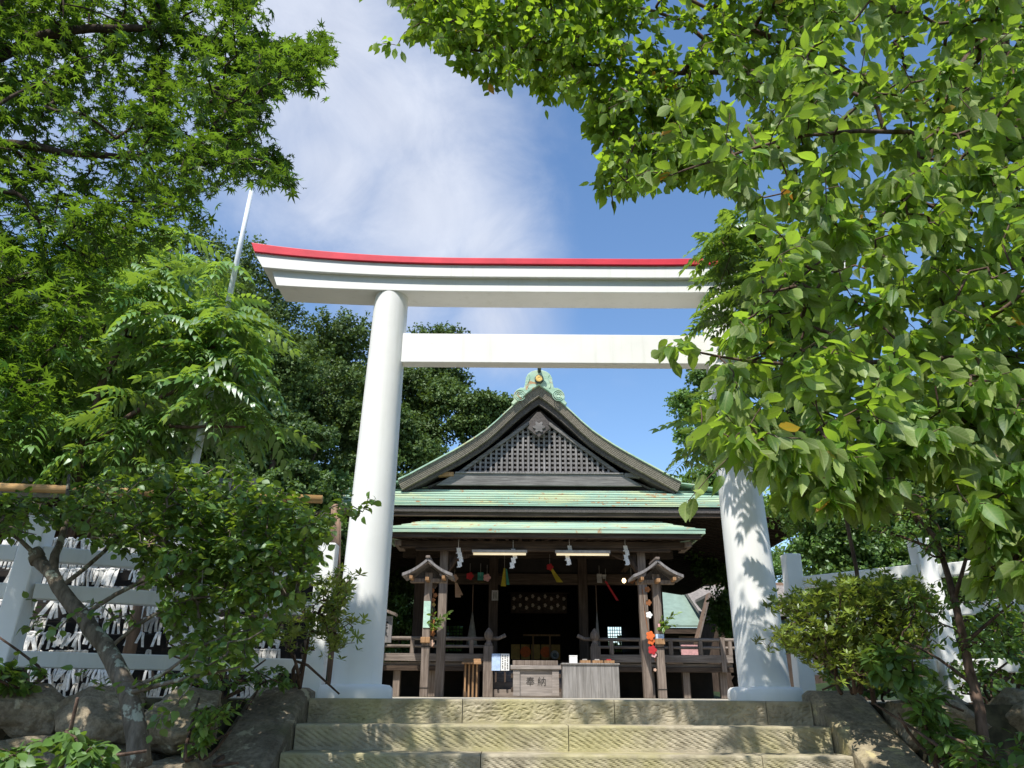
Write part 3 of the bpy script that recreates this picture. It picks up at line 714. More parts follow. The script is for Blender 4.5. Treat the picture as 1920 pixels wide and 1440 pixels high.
for s_ in (-1, 1): MB().box(X0 + s_ * 3.52 - .08, X0 + s_ * 3.52 + .08, 18.70, 19.6, 3.40, 3.52).build('bracket_arm', M['wood'], sh, .01)
MB().box(X0 - 3.1, X0 + 3.1, 18.85, 18.97, 3.30, 3.366).build('lower_beam', M['darkx'], sh, .006)
for s_ in (-1, 1):
    MB().box(X0 + s_ * 2.42 - .1, X0 + s_ * 2.42 + .1, 19.1, 19.3, 0, 3.6).build('porch_pillar', M['wood'], sh, .012)
    MB().bar((X0 + s_ * 2.40, 19.2, 2.75), (X0 + s_ * 1.98, 19.0, 3.33), .09, .09).build('porch_brace', M['darkz'], sh, .008)
    MB().prism([(X0 + s_ * 2.30, 3.28), (X0 + s_ * 1.7, 3.28), (X0 + s_ * 1.85, 3.18), (X0 + s_ * 2.05, 3.14), (X0 + s_ * 2.30, 2.95)], 19.15, 19.25).build('carved_bracket', M['darkz'], sh, .008)
    MB().box(X0 + s_ * 2.42 - .08, X0 + s_ * 2.42 + .08, 19.3, 22.4, 3.32, 3.52).build('tie_rail', M['darky'], sh, .01)
# hall body
for s_, w_ in ((-3.37, .29), (-1.27, .26), (1.27, .26), (3.37, .29)):
    MB().box(X0 + s_ - w_ / 2, X0 + s_ + w_ / 2, 22.4, 22.4 + w_, 0, 4.9).build('hall_pillar', M['darkz'], sh, .015)
MB().box(X0 - 3.6, X0 + 3.6, 22.45, 22.62, 2.98, 3.28).build('head_beam', M['darkx'], sh, .012)
MB().box(X0 - 3.9, X0 + 3.9, 22.42, 22.64, 3.72, 4.05).build('wall_beam', M['darkx'], sh, .012)
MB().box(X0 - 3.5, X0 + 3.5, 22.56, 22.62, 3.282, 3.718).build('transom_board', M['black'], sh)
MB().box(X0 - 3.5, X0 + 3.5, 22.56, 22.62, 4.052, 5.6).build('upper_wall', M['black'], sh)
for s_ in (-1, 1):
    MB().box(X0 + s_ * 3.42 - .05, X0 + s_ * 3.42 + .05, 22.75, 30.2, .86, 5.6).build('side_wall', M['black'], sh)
# back wall with two low window openings
mb = MB(); WZ0, WZ1 = 1.55, 2.45
for a, b in ((-3.42, -3.3), (-2.55, 2.85), (3.45, 3.47)): mb.box(X0 + a, X0 + b, 30, 30.1, .86, 5.6)
for a, b in ((-3.3, -2.55), (2.85, 3.45)): mb.box(X0 + a, X0 + b, 30, 30.1, .86, WZ0); mb.box(X0 + a, X0 + b, 30, 30.1, WZ1, 5.6)
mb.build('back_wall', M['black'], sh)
for a, b in ((-3.3, -2.55), (2.85, 3.37)):
    mb = MB()
    for k in range(1, 6): mb.box(X0 + a + (b - a) * k / 6 - .012, X0 + a + (b - a) * k / 6 + .012, 30.02, 30.05, WZ0, WZ1)
    for k in range(1, 8): mb.box(X0 + a, X0 + b, 30.052, 30.08, WZ0 + (WZ1 - WZ0) * k / 8 - .012, WZ0 + (WZ1 - WZ0) * k / 8 + .012)
    mb.build('window_lattice', M['darkz'], sh)
MB().box(X0 - 3.5, X0 + 3.5, 22.7, 30.1, 4.9, 5.0).build('hall_ceiling', M['black'], sh)
MB().box(X0 - 3.45, X0 + 3.45, 22.35, 30.2, .76, .858).build('hall_floor', M['darky'], sh)
# veranda
MB().box(X0 - 4.75, X0 - 1.42, 20.35, 22.34, .72, .80).build('veranda_floor', M['woodx'], sh, .006)
MB().box(X0 + 1.42, X0 + 4.75, 20.35, 22.34, .72, .80).build('veranda_floor', M['woodx'], sh, .006)
MB().box(X0 - 1.415, X0 + 1.415, 21.3, 22.34, .72, .80).build('veranda_floor', M['woodx'], sh, .006)
for s_ in (-1, 1):
    MB().box(X0 + s_ * 4.1 - .65, X0 + s_ * 4.1 + .65, 22.36, 31, .70, .78).build('side_veranda', M['woodx'], sh, .006)
    a, b = (X0 + 1.4, X0 + 4.75) if s_ > 0 else (X0 - 4.75, X0 - 1.4)
    MB().box(a, b, 20.30, 20.42, .60, .715).build('veranda_joist', M['darkx'], sh, .008)
    MB().box(a, b, 20.24, 20.36, .82, 1.0).build('base_rail', M['woodx'], sh, .008)
    e = .42
    if s_ > 0: rl = [(a + .0, 1.0), (b, 1.0), (b + .22, 1.0), (b + e, 1.06)]
    else: rl = [(b, 1.0), (a, 1.0), (a - .22, 1.0), (a - e, 1.06)]
    MB().tube([(x_, 20.3, 1.36 + (z_ - 1) * 1.2) for x_, z_ in rl], .045, 10).build('top_rail', M['woodx'], sh, smooth=True)
    MB().tube([(x_, 20.3, 1.175) for x_, z_ in rl[:3]], .036, 10).build('middle_rail', M['woodx'], sh, smooth=True)
    # rails continuing as upturned ends past the stair newel
    x_ = X0 + s_ * 1.32
    MB().tube([(x_, 20.3, 1.36), (x_ - s_ * .25, 20.3, 1.37), (x_ - s_ * .42, 20.3, 1.45)], [.045, .045, .05], 10).build('rail_end', M['wood'], sh, smooth=True)
    for k in range(5):
        xx = X0 + s_ * (1.75 + k * .74); MB().box(xx - .05, xx + .05, 20.25, 20.35, 1.002, 1.33).build('rail_stud', M['wood'], sh, .006)
    xx = X0 + s_ * 4.52
    MB().box(xx - .06, xx + .06, 20.23, 20.37, .60, 1.42).build('corner_post', M['wood'], sh, .008)
    for xx in (1.75, 2.72, 3.6, 4.52):
        MB().box(X0 + s_ * xx - .085, X0 + s_ * xx + .085, 20.44, 20.61, 0, .715).build('veranda_post', M['wood'], sh, .01)
    for yy in np.arange(22.5, 31, 1.6): MB().box(X0 + s_ * 4.62 - .08, X0 + s_ * 4.62 + .08, yy, yy + .16, 0, .70).build('veranda_post', M['wood'], sh, .01)
    nw = MB().box(X0 + s_ * 1.32 - .12, X0 + s_ * 1.32 + .12, 20.0, 20.24, 0, 1.18)
    nw.lathe((X0 + s_ * 1.32, 20.12, 1.18), [(.10, 0), (.10, .05), (.07, .08), (.06, .13), (.10, .18), (.115, .25), (.10, .32), (.05, .39), (.015, .43)], 16)
    nw.build('stair_newel', M['wood'], sh, .01)
    MB().box(X0 + s_ * 3.0 - 1.6, X0 + s_ * 3.0 + 1.6, 21.9, 22.0, 0, .70).build('underfloor_boards', M['black'], sh)
for k in range(4): MB().box(X0 - 1.2, X0 + 1.2, 20.10 + k * .3, 20.45 + k * .3, 0.0, .18 + k * .18).build('timber_step', M['woodx'], sh, .01)
for px0, px1 in ((886, 988), (1040, 1142)):   # fluorescent tubes beneath the porch beam
    a = at(px0, 1030, 18.95); b = at(px1, 1032, 18.95)
    lf = thing('tube_light', 'lit cream tube light under the porch beam, ' + ('nearer the left post' if px0 < 1000 else 'nearer the right post'), 'lamp', ((a[0] + b[0]) / 2, 18.75, 3.2), 'tube lights under the porch beam')
    MB().box(a[0], b[0], 18.70, 18.80, 3.235, 3.298).build('fixture', M['palec'], lf, .005)
    MB().tube([(a[0] + .03, 18.75, 3.205), (b[0] - .03, 18.75, 3.205)], .028, 10).build('tube', M['lamp'], lf, smooth=True)

# hall contents
def zig(px, py, Y, name, label, group):
    p = at(px, py, Y); o_ = MB(); z = p[2] + .22; x = p[0]
    for k in range(4):
        o_.add([(x - .05, Y, z), (x + .05, Y + .012, z), (x + .07, Y + .014, z - .12), (x - .03, Y, z - .12)], [(0, 1, 2, 3)])
        o_.add([(x - .05, Y + .002, z - .118), (x + .04, Y + .01, z - .118), (x + .03, Y + .012, z - .14), (x - .06, Y + .004, z - .14)], [(0, 1, 2, 3)])
        x += random.choice((-.03, .03)); z -= .11
    o_.tube([(p[0], Y, p[2] + .20), (p[0], Y, p[2] + .42)], .006, 5)
    ob = o_.build(name, M['knot']); s_ = ob.modifiers.new('th', 'SOLIDIFY'); s_.thickness = .003
    return tag(ob, label, 'paper streamer', group)
for px, py, l in ((859, 1044, 'above the left roofed post side of the porch'), (962, 1046, 'below the left tube light'), (1068, 1040, 'at the start of the right tube light'), (1173, 1040, 'beside the right porch pillar')):
    zig(px, py, 18.8, 'paper_streamer', 'white zigzag paper streamer hanging ' + l, 'zigzag streamers under the porch beam')
# offering box
a, b = at(957, 1270, 19.0), at(1053, 1270, 19.0); bx0, bx1 = a[0], b[0]
ob_ = thing('offering_box', 'wooden offering box with two black characters, in front of the hall steps', 'box', ((bx0 + bx1) / 2, 19.2, 0))
MB().box(bx0 + .06, bx1 - .06, 19.0, 19.6, .03, .60).build('body', M['box'], ob_, .01)
mb = MB().box(bx0 + .06, bx0 + .22, 18.965, 18.998, .03, .60).box(bx1 - .22, bx1 - .06, 18.965, 18.998, .03, .60); mb.build('corner_board', M['box'], ob_, .006)
MB().box(bx0, bx1, 18.93, 19.68, .602, .69).build('rim', M['box'], ob_, .01)
MB().box(bx0 + .05, bx1 - .08, 19.0, 19.6, .692, .80).build('slatted_top', M['wood'], ob_, .008)
for s_ in (bx0 + .04, bx1 - .04):
    mb = MB()
    for z in (.12, .42): mb.box(s_ - .025, s_ + .025, 18.96, 19.62, z, z + .09)
    mb.build('joint_ends', M['darkx'], ob_)
from_text('奉 納', .21, 'lettering', M['faded'], ((bx0 + bx1) / 2, 18.994, .33), ob_)
# table, trays, box
a, b = at(1055, 1270, 18.6), at(1161, 1270, 18.6)
tb = thing('offering_table', 'table with a pale grey boarded front, beside the offering box', 'table', ((a[0] + b[0]) / 2, 18.9, 0))
mb = MB(); n = 8
for k in range(n):
    mb.box(a[0] + (b[0] - a[0]) * k / n + .002, a[0] + (b[0] - a[0]) * (k + 1) / n - .002, 18.6, 18.62, 0, .70)
mb.build('front_boards', M['grey'], tb)
MB().box(a[0] - .02, b[0] + .02, 18.57, 19.2, .702, .735).build('table_top', M['grey'], tb, .005)
for x_ in (a[0] + .02, b[0] - .02): MB().box(x_ - .015, x_ + .015, 18.625, 19.15, 0, .70).build('side_board', M['grey'], tb)
p = at(1075, 1240, 18.8); pb = thing('paper_box', 'small white box at the left end of the boarded table', 'box', (p[0], 18.8, .735))
MB().box(p[0] - .09, p[0] + .09, 18.75, 18.9, .736, .88).build('body', M['paper'], pb, .004); MB().box(p[0] - .095, p[0] + .095, 18.745, 18.905, .882, .905).build('lid', M['paper'], pb, .003)
for px, l, c in ((1097, 'with a small knob on its contents, beside the white box', 'tan'), (1120, 'middle one of three on the boarded table', 'tan'), (1142, 'with red slips inside, nearest the roofed post', 'rust')):
    p = at(px, 1240, 18.8)[0]; tr = thing('wooden_tray', 'shallow tan wooden tray ' + l, 'tray', (p, 18.8, .735), 'trays on the boarded table')
    MB().box(p - .105, p + .105, 18.72, 18.95, .737, .757).build('base', M['tan'], tr)
    mb = MB().box(p - .115, p + .115, 18.71, 18.725, .742, .80).box(p - .115, p + .115, 18.945, 18.96, .742, .80).box(p - .115, p - .1, 18.726, 18.944, .742, .80).box(p + .1, p + .115, 18.726, 18.944, .742, .80)
    mb.build('rim', M['tan'], tr)
    MB().box(p - .06, p + .05, 18.78, 18.88, .758, .83).build('slips', M[{'tan': 'palec', 'rust': 'redc'}[c]], tr, .01)
# slatted stand
a, b = at(868, 1270, 18.8)[0], at(898, 1270, 18.8)[0]
ws = thing('slatted_stand', 'slim tan wooden stand with vertical slats and sloping top, left of the hall steps', 'stand', ((a + b) / 2, 18.9, 0))
for k in range(4):
    x_ = a + .05 + (b - a - .1) * k / 3; MB().box(x_ - .02, x_ + .02, 18.8, 18.85, 0, .70).build('slat', M['tan'], ws, .004)
mb = MB().add([(a - .03, 18.7, .70), (b + .05, 18.7, .70), (b + .02, 19.1, .80), (a - .0, 19.1, .80), (a - .03, 18.7, .735), (b + .05, 18.7, .735), (b + .02, 19.1, .835), (a, 19.1, .835)], [(0, 3, 2, 1), (4, 5, 6, 7), (0, 1, 5, 4), (1, 2, 6, 5), (2, 3, 7, 6), (3, 0, 4, 7)])
mb.build('sloping_top', M['tan'], ws)
MB().box(a, b, 19.0, 19.04, 0, .76).build('back_panel', M['darkz'], ws)
# notices on the steps
for px, l, m_ in ((930, 'pale blue blank notice board beside the stair newel', 'skyb'), (947, 'white notice board with lines of writing beside the stair newel', 'paper')):
    p = at(px, 1241, 19.9); nb = thing('notice_board', l, 'notice', (p[0], 19.95, p[2] - .2), 'notice boards by the hall steps')
    MB().box(p[0] - .105, p[0] + .105, 19.93, 19.95, p[2] - .2, p[2] + .19).build('board', M[m_], nb, .003)
    if m_ == 'paper':
        mb = MB(); rs = random.Random(3)
        for c in range(3):
            z = p[2] + .15
            while z > p[2] - .15: h = rs.uniform(.015, .04); mb.box(p[0] + .06 - c * .06 - .01, p[0] + .06 - c * .06 + .01, 19.925, 19.9292, z - h, z); z -= h + rs.uniform(.012, .03)
        mb.build('writing', M['ink'], nb)
    MB().box(p[0] - .09, p[0] + .09, 19.952, 20.0, p[2] - .2, p[2] - .15).build('foot', M['darkx'], nb)
    MB().box(p[0] - .02, p[0] + .02, 19.953, 19.98, .34, p[2] - .201).build('support', M['darkz'], nb)
p = at(928, 1116, 22.35); sp_ = thing('paper_sheet', 'small white paper sheet fixed on the inner left pillar of the hall', 'paper', (p[0], 22.38, p[2]))
MB().box(p[0] - .09, p[0] + .09, 22.388, 22.396, p[2] - .14, p[2] + .14).build('sheet', M['palec'], sp_)
mb = MB()
for c in (-.04, .02): mb.box(p[0] + c, p[0] + c + .02, 22.383, 22.3875, p[2] - .09, p[2] + .09)
mb.build('writing', M['ink'], sp_)
# altar in the dark
al = thing('altar', 'altar with gilt panels and orange discs deep inside the hall', 'altar', (X0, 26, .86))
a, b = at(957, 1220, 26)[0], at(1052, 1220, 26)[0]; z0 = at(1000, 1236, 26)[2]; z1 = at(1000, 1208, 26)[2]
MB().box(a - .6, b + .6, 26.05, 26.8, .86, z0 - .02).build('altar_table', M['darkx'], al)
for k in range(5):
    u0, u1 = a + (b - a) * k / 5 + .02, a + (b - a) * (k + 1) / 5 - .02
    pn = MB().box(u0, u1, 26.1, 26.14, z0, z1).build('gilt_panel', M['dimgold'], al)
    if k in (1, 3): MB().prism([((u0 + u1) / 2 + .17 * math.cos(t_), (z0 + z1) / 2 + .17 * math.sin(t_)) for t_ in np.linspace(0, 2 * math.pi, 20, endpoint=False)], 26.08, 26.098).build('orange_disc', M['orange'], pn)
for x_ in (a + .45 * (b - a), a + .78 * (b - a)): MB().box(x_ - .025, x_ + .025, 25.95, 26.0, z0, z1 + .25).build('altar_post', M['tan'], al)
MB().box(a + .25 * (b - a), b - .02, 25.94, 26.01, z1 + .252, z1 + .30).build('altar_rail', M['tan'], al)
p = at(1040, 1228, 25.7); mi = thing('round_mirror', 'small round white framed mirror on the altar', 'mirror', (p[0], 25.7, p[2]))
mb = MB().tube([(p[0] + .1 * math.cos(t_), 25.7, p[2] + .1 * math.sin(t_)) for t_ in np.linspace(0, 2 * math.pi, 25)], .035, 8, False); mb.build('frame', M['palec'], mi, smooth=True)
MB().prism([(p[0] + .09 * math.cos(t_), p[2] + .09 * math.sin(t_)) for t_ in np.linspace(0, 2 * math.pi, 20, endpoint=False)], 25.7, 25.71).build('glass', M['dkmetal'], mi)
MB().box(p[0] - .06, p[0] + .06, 25.68, 25.75, z0 - .02, p[2] - .13).build('stand', M['darkz'], mi)
# patterned curtain
a, b = at(958, 1130, 25)[0], at(1063, 1130, 25)[0]; zt, zb = at(1000, 1113, 25)[2], at(1000, 1150, 25)[2]
cu = thing('curtain', 'dark patterned curtain hanging in the middle of the hall', 'curtain', ((a + b) / 2, 25, zb))
rings = [[(x_, 25 + .03 * math.sin(x_ * 22), z_) for z_ in np.linspace(zb, zt, 4)] for x_ in np.linspace(a, b, 60)]
cl = MB().loft(rings, False, False).build('cloth', M['darkx'], cu, smooth=True); cl.modifiers.new('th', 'SOLIDIFY').thickness = .01
for i in range(9):
    for j in range(2):
        cx, cz = a + (b - a) * (i + .5) / 9, zb + (zt - zb) * (.28 + .45 * j + (.12 if i % 2 else 0)) ; MB().prism([(cx + .045 * math.cos(t_) * (1 + .3 * math.cos(5 * t_)), cz + .06 * math.sin(t_)) for t_ in np.linspace(0, 2 * math.pi, 20, endpoint=False)], 24.95, 24.958).build('crest_mark', M['plaster'], cl)
MB().tube([(a - .1, 25, zt + .02), (b + .1, 25, zt + .02)], .02, 8).build('rod', M['darkx'], cu)
# festival ornaments hanging in the hall
def flower(c, r, y, mat, parent, name='flower'):
    return MB().prism([(c[0] + r * (.72 + .28 * abs(math.cos(2.5 * t_))) * math.cos(t_), c[1] + r * (.72 + .28 * abs(math.cos(2.5 * t_))) * math.sin(t_)) for t_ in np.linspace(0, 2 * math.pi, 60, endpoint=False)], y, y + .03).build(name, mat, parent, .006)
def hang(kind, px, py, Y, label, cat, parts, top=.35):
    p = at(px, py, Y); h = thing(kind, label, cat, (p[0], Y, p[2])); MB().tube([(p[0], Y + .02, p[2]), (p[0], Y + .02, p[2] + top)], .005, 5).build('string', M['palec'], h)
    for t_ in parts:
        if t_[0] == 'f': flower((p[0] + t_[1], p[2] + t_[2]), t_[3], Y, M[t_[4]], h)
        else:
            x1, z1_, x2, z2_, w1, w2 = t_[1:7]
            rg = []
            for u in np.linspace(0, 1, 8):
                w = w1 + (w2 - w1) * u; x_ = p[0] + x1 + (x2 - x1) * u; z_ = p[2] + z1_ + (z2_ - z1_) * u; yy = Y + .03 * math.sin(u * 5); rg.append([(x_ - w, yy, z_), (x_ + w, yy + .02, z_), (x_ + w, yy + .026, z_), (x_ - w, yy + .006, z_)])
            MB().loft(rg).build('ribbon', M[t_[7]], h)
    return h
hang('hanging_ornament', 852, 1084, 21.9, 'white paper flower with tan ribbons hanging left in the hall', 'ornament', [('f', 0, 0, .11, 'tanp'), ('r', .05, -.12, .12, -.52, .03, .08, 'tanp'), ('r', .05, -.12, .2, -.46, .03, .06, 'tanp')])
hang('hanging_ornament', 881, 1080, 21.9, 'small red paper flower hanging left of the green tag', 'ornament', [('f', 0, 0, .11, 'redc')])
hang('hanging_ornament', 901, 1080, 21.9, 'green paper tag with a yellow fan below it', 'ornament', [('r', 0, .1, 0, -.12, .08, .08, 'teal'), ('r', -.16, -.16, .17, -.17, .04, .05, 'yellow')])
hang('hanging_ornament', 913, 1083, 21.9, 'white paper flower beside the inner left pillar', 'ornament', [('f', 0, 0, .11, 'pink')])
hang('hanging_streamer', 946, 1065, 21.9, 'long yellow and teal streamer right of the inner left pillar', 'streamer', [('r', 0, 0, -.03, -.50, .02, .07, 'yellow'), ('r', .05, -.02, .1, -.46, .02, .04, 'teal')])
hang('hanging_streamer', 1031, 1063, 21.9, 'red flower with a tilted cream streamer in the middle of the hall', 'streamer', [('f', 0, 0, .1, 'redc'), ('r', .05, -.05, .27, -.42, .04, .09, 'yellow')])
hang('hanging_ornament', 1124, 1084, 21.9, 'pale paper tag hanging beside the inner right pillar', 'ornament', [('r', 0, .12, 0, -.13, .07, .07, 'palec'), ('r', .14, .1, .13, -.02, .06, .04, 'palec')])
hang('hanging_streamer', 1136, 1090, 21.9, 'thin red streamer slanting down on the right of the hall', 'streamer', [('r', 0, 0, .30, -.52, .03, .035, 'redc')])
hang('hanging_ornament', 1184, 1088, 21.5, 'dull red paper flower near the right porch pillar', 'ornament', [('f', 0, 0, .1, 'rust')])
p = at(1170, 1090, 22.0); lb = thing('hanging_bulb', 'small glowing light bulb in the right bay of the hall', 'lamp', (p[0], 22, p[2]))
MB().lathe((p[0], 22, p[2] - .05), [(.01, 0), (.05, .03), (.06, .06), (.05, .1), (.03, .13)], 14).build('bulb', M['bulb'], lb, smooth=True)
MB().tube([(p[0], 22, p[2] + .08), (p[0], 22, p[2] + .5)], .006, 6).build('cord', M['ink'], lb)
for px, l in ((885, 'left'), (1120, 'right')):
    p = at(px, 1180, 23.5); bc = thing('bell_cord', 'pale tapering cloth cord hanging in the dark ' + l + ' bay of the hall', 'cord', (p[0], 23.5, p[2]))
    w = .16 if px < 1000 else .07
    MB().loft([[(p[0] + (w * f + .01) * math.cos(t_), 23.5 + (w * f + .01) * .5 * math.sin(t_), p[2] + .5 - .95 * f) for t_ in np.linspace(0, 2 * math.pi, 14, endpoint=False)] for f in np.linspace(0, 1, 8)]).build('cloth', M['palec'], bc, smooth=True)
    MB().tube([(p[0], 23.5, p[2] + .5), (p[0], 23.5, 4.8)], .012, 6).build('rope', M['tanp'], bc)

# roofed lantern posts in front of the porch
def roofed_post(xc, label):
    Y = 17.9; r = thing('roofed_post', label, 'roofed post', (xc, Y, 0), 'roofed posts before the porch')
    MB().box(xc - .085, xc + .085, Y - .085, Y + .085, 0, 2.62).build('post', M['wood'], r, .01)
    for s_ in (-1, 1):
        rg = []
        for u in np.linspace(0, 1, 8):
            x_ = xc + s_ * .56 * u; z_ = 2.90 - .40 * u + .05 * u * u * 1.2 - .03 * math.sin(math.pi * u)
            rg.append([(x_, Y - .42, z_), (x_, Y + .42, z_), (x_, Y + .42, z_ - .065), (x_, Y - .42, z_ - .065)])
        MB().loft(rg).build('roof_slope', M['lattice'], r)
        MB().bar((xc + s_ * .02, Y - .36, 2.80), (xc + s_ * .48, Y - .36, 2.50), .04, .08, (0, -1, 0)).build('gable_board', M['wood'], r)
        MB().box(xc + s_ * .36 - .035, xc + s_ * .36 + .035, Y - .40, Y + .40, 2.44, 2.51).build('purlin', M['tan'], r, .006)
    MB().box(xc - .05, xc + .05, Y - .45, Y + .45, 2.885, 2.945).build('ridge_cap', M['wood'], r, .015)
    MB().box(xc - .42, xc + .42, Y - .09, Y + .09, 2.40, 2.49).build('cross_arm', M['wood'], r, .01)
    MB().prism([(xc - .34, 2.49), (xc + .34, 2.49), (xc, 2.78)], Y - .02, Y + .02).build('gable_infill', M['soffit'], r)
    MB().box(xc - .04, xc + .04, Y - .4, Y + .4, 2.40, 2.48).build('beam_end', M['tan'], r, .008)
    for z in (.17, 1.02): MB().box(xc - .092, xc + .092, Y - .092, Y + .092, z, z + .018).build('binding_wire', M['ink'], r)
    MB().box(xc - .11, xc + .1, Y - .16, Y - .088, 1.10, 1.22).build('holder_block', M['tan'], r, .01)
    return r
LX, RX = float(at(799, 1200, 17.9)[0]), float(at(1236, 1200, 17.9)[0])
roofed_post(LX, 'post with little gabled roof and pale green paper strip, left of the hall steps')
roofed_post(RX, 'post with little gabled roof and pale blue paper, right of the hall steps')
z0, z1 = at(802, 1177, 17.8)[2], at(802, 1127, 17.8)[2]
MB().box(LX - .075, LX + .075, 17.795, 17.805, z0, z1).build('paper_strip', M['mint']); tag(bpy.data.objects['paper_strip'], 'long pale green paper strip on the left roofed post', 'paper')
z0, z1 = at(1235, 1205, 17.8)[2], at(1235, 1189, 17.8)[2]
tag(MB().add([(RX - .09, 17.795, z0 + .02), (RX - .02, 17.795, z0), (RX + .09, 17.795, z0 + .04), (RX + .09, 17.795, z1), (RX - .09, 17.795, z1), (RX - .09, 17.803, z0 + .02), (RX - .02, 17.803, z0), (RX + .09, 17.803, z0 + .04), (RX + .09, 17.803, z1), (RX - .09, 17.803, z1)], [(0, 1, 2, 3, 4), (9, 8, 7, 6, 5)] + [(i, i + 5, (i + 1) % 5 + 5, (i + 1) % 5) for i in range(5)]).build('paper_sheet', M['skyb']), 'pale blue paper with a torn lower edge on the right roofed post', 'paper')
ga = thing('garland', 'garland of orange, red and white paper flowers hanging beside the right roofed post', 'garland', (RX - .25, 17.85, 1.2))
MB().tube([(RX - .30, 17.95, 2.3), (RX - .28, 17.9, 1.7), (RX - .2, 17.85, 1.2), (RX - .12, 17.83, .75)], .008, 6).build('string', M['rust'], ga)
for px, py, r_, m_ in ((1217, 1153, .075, 'paper'), (1219, 1192, .10, 'orange'), (1221, 1202, .085, 'orange'), (1223, 1219, .10, 'redc'), (1226, 1228, .06, 'pink'), (1237, 1173, .05, 'pink'), (1216, 1130, .07, 'rust'), (1214, 1105, .07, 'rust'), (1228, 1256, .035, 'tanp')):
    q = at(px, py, 17.78); flower((q[0], q[2]), r_, 17.74 + random.uniform(0, .03), M[m_], ga)
ga = thing('garland', 'dark garland with rust and ochre pieces hanging beside the left roofed post', 'garland', (LX + .2, 17.9, 1.8))
rs = random.Random(5)
for k in range(13):
    q = at(813 + rs.uniform(-4, 4), 1098 + k * 9, 17.95); flower((q[0], q[2]), rs.uniform(.05, .085), 17.9 + rs.uniform(0, .05), M[rs.choice(['rust', 'rust', 'tanp', 'dimgold', 'darkx'])], ga, 'charm')
MB().tube([tuple(at(813, 1092, 17.97)), tuple(at(812, 1215, 17.97))], .01, 6).build('string', M['rust'], ga)
def sprig(px, py, label):
    p = at(px, py, 17.75); r = thing('leafy_sprig', label, 'sprig', tuple(p)); tw = []
    b0 = p + np.array([-.12, .05, -.15])
    for k in range(9):
        e = p + np.array([random.uniform(-.12, .30), random.uniform(-.1, .05), random.uniform(-.12, .22)]); tw.append(np.array([b0, (b0 + e) / 2 + [0, 0, .03], e]))
    wood_mesh([(t_, np.array([.008, .005, .003]), False) for t_ in tw], 'stems', M['barkd'], r)
    P, Y, Z = on_twigs(tw, 9, .1, .2, .8); leaves('leaf_cluster', *OVAL, P, Y, Z, RNG.uniform(.09, .15, len(P)), M['l_plum'], r)
sprig(818, 1166, 'green leafy sprig tied to the left roofed post'); sprig(1244, 1168, 'green leafy sprig tied to the right roofed post')
# roofed sign board beyond the left gate pillar
p0, p1 = at(700, 1205, 13), at(736, 1155, 13)
sg_ = thing('roofed_sign', 'grey wooden sign board with small roof behind the left gate pillar', 'sign', (p0[0], 13, 0))
MB().box(p0[0], p1[0], 13, 13.05, p0[2], p1[2]).build('board', M['lattice'], sg_, .005)
mb = MB().bar((p0[0] - .05, 13.02, p1[2] + .16), (p1[0] + .06, 13.02, p1[2] + .02), .26, .04); mb.build('sign_roof', M['wood'], sg_)
for x_ in (p0[0] + .05,): MB().box(x_ - .04, x_ + .04, 13.052, 13.12, 0, p1[2] + .05).build('leg', M['wood'], sg_)
mb = MB(); bxx, bzz = at(724, 1175, 13)[0], at(724, 1172, 13)[2]
for dx, dz, ex, ez in ((-.02, .07, .0, .10), (.0, .06, .03, .03), (-.03, .03, .03, .045), (0, .05, -.01, -.02), (-.03, -.01, .02, 0), (-.02, -.05, .03, -.04), (.0, -.03, 0, -.10), (-.03, -.13, .02, -.12), (0, -.11, -.02, -.18), (0, -.13, .03, -.18)):
    mb.bar((bxx + dx, 12.996, bzz + dz), (bxx + ex, 12.996, bzz + ez), .014, .006, (0, 1, 0))
mb.build('brush_writing', M['ink'], sg_)

# ------------------------------------------------------------------ side buildings on the right
sb_ = thing('side_building', 'low building with pale green roof and cream wall panels, right of the hall', 'building', (10, 42, 0))
zt = at(1290, 1106, 46)[2]; ze = at(1290, 1172, 42)[2]; bx0_, bx1_ = 7.4, 15
MB().loft([[(x_, 46, zt), (x_, 42, ze), (x_, 42, ze - .12), (x_, 46, zt - .2)] for x_ in (bx0_, bx1_)]).build('roof', M['greenroof'], sb_)
MB().box(bx0_, bx1_ + .1, 42.05, 42.25, ze - .42, ze - .13).build('eave_board', M['darkx'], sb_)
MB().box(bx0_ + .1, bx1_ - .2, 42.7, 48, 0, ze - .1).build('wall', M['darkx'], sb_)
for k in range(4):
    x_ = 8.9 + k * 1.5; MB().box(x_, x_ + 1.22, 42.62, 42.698, ze - 1.3, ze - .5).build('plaster_panel', M['plaster'], sb_)
MB().box(bx0_, 19, 45.8, 46.4, zt - .02, zt + .42).build('ridge', M['pole'], sb_, .03)
for x_ in (11.3, 14.4, 17.5): MB().box(x_ - .28, x_ + .28, 45.5, 46.7, zt + .25, zt + .55).build('ridge_saddle', M['pole'], sb_, .03)
MB().box(8.9, 12.6, 42.3, 42.4, at(1290, 1228, 42.3)[2], at(1290, 1209, 42.3)[2]).build('pink_banner', M['pink'], sb_)
AY = 38.6
an = thing('gabled_annex', 'brown shingled annex with a steep front gable, just left of the right gate pillar', 'building', (14.5, AY, 0))
gx, zg = at(1331, 1113, AY)[0], at(1331, 1113, AY)[2]; gl, gr = at(1311, 1196, AY), at(1390, 1190, AY)
for e in (gl, gr): MB().bar((gx, AY - .02, zg), (e[0], AY - .02, e[2]), .07, .17, (0, -1, 0)).build('gable_board', M['wood'], an)
for e, dx, m_ in ((gr, .3, 'greytile'), (gl, -.12, 'pole')):
    MB().loft([[(gx, y_, zg + .06), (e[0] + dx, y_, e[2] - .14), (e[0] + dx, y_, e[2] - .28), (gx, y_, zg - .08)] for y_ in (AY, AY + (3.2 if m_ == 'greytile' else .75))]).build('roof_slope', M[m_], an)
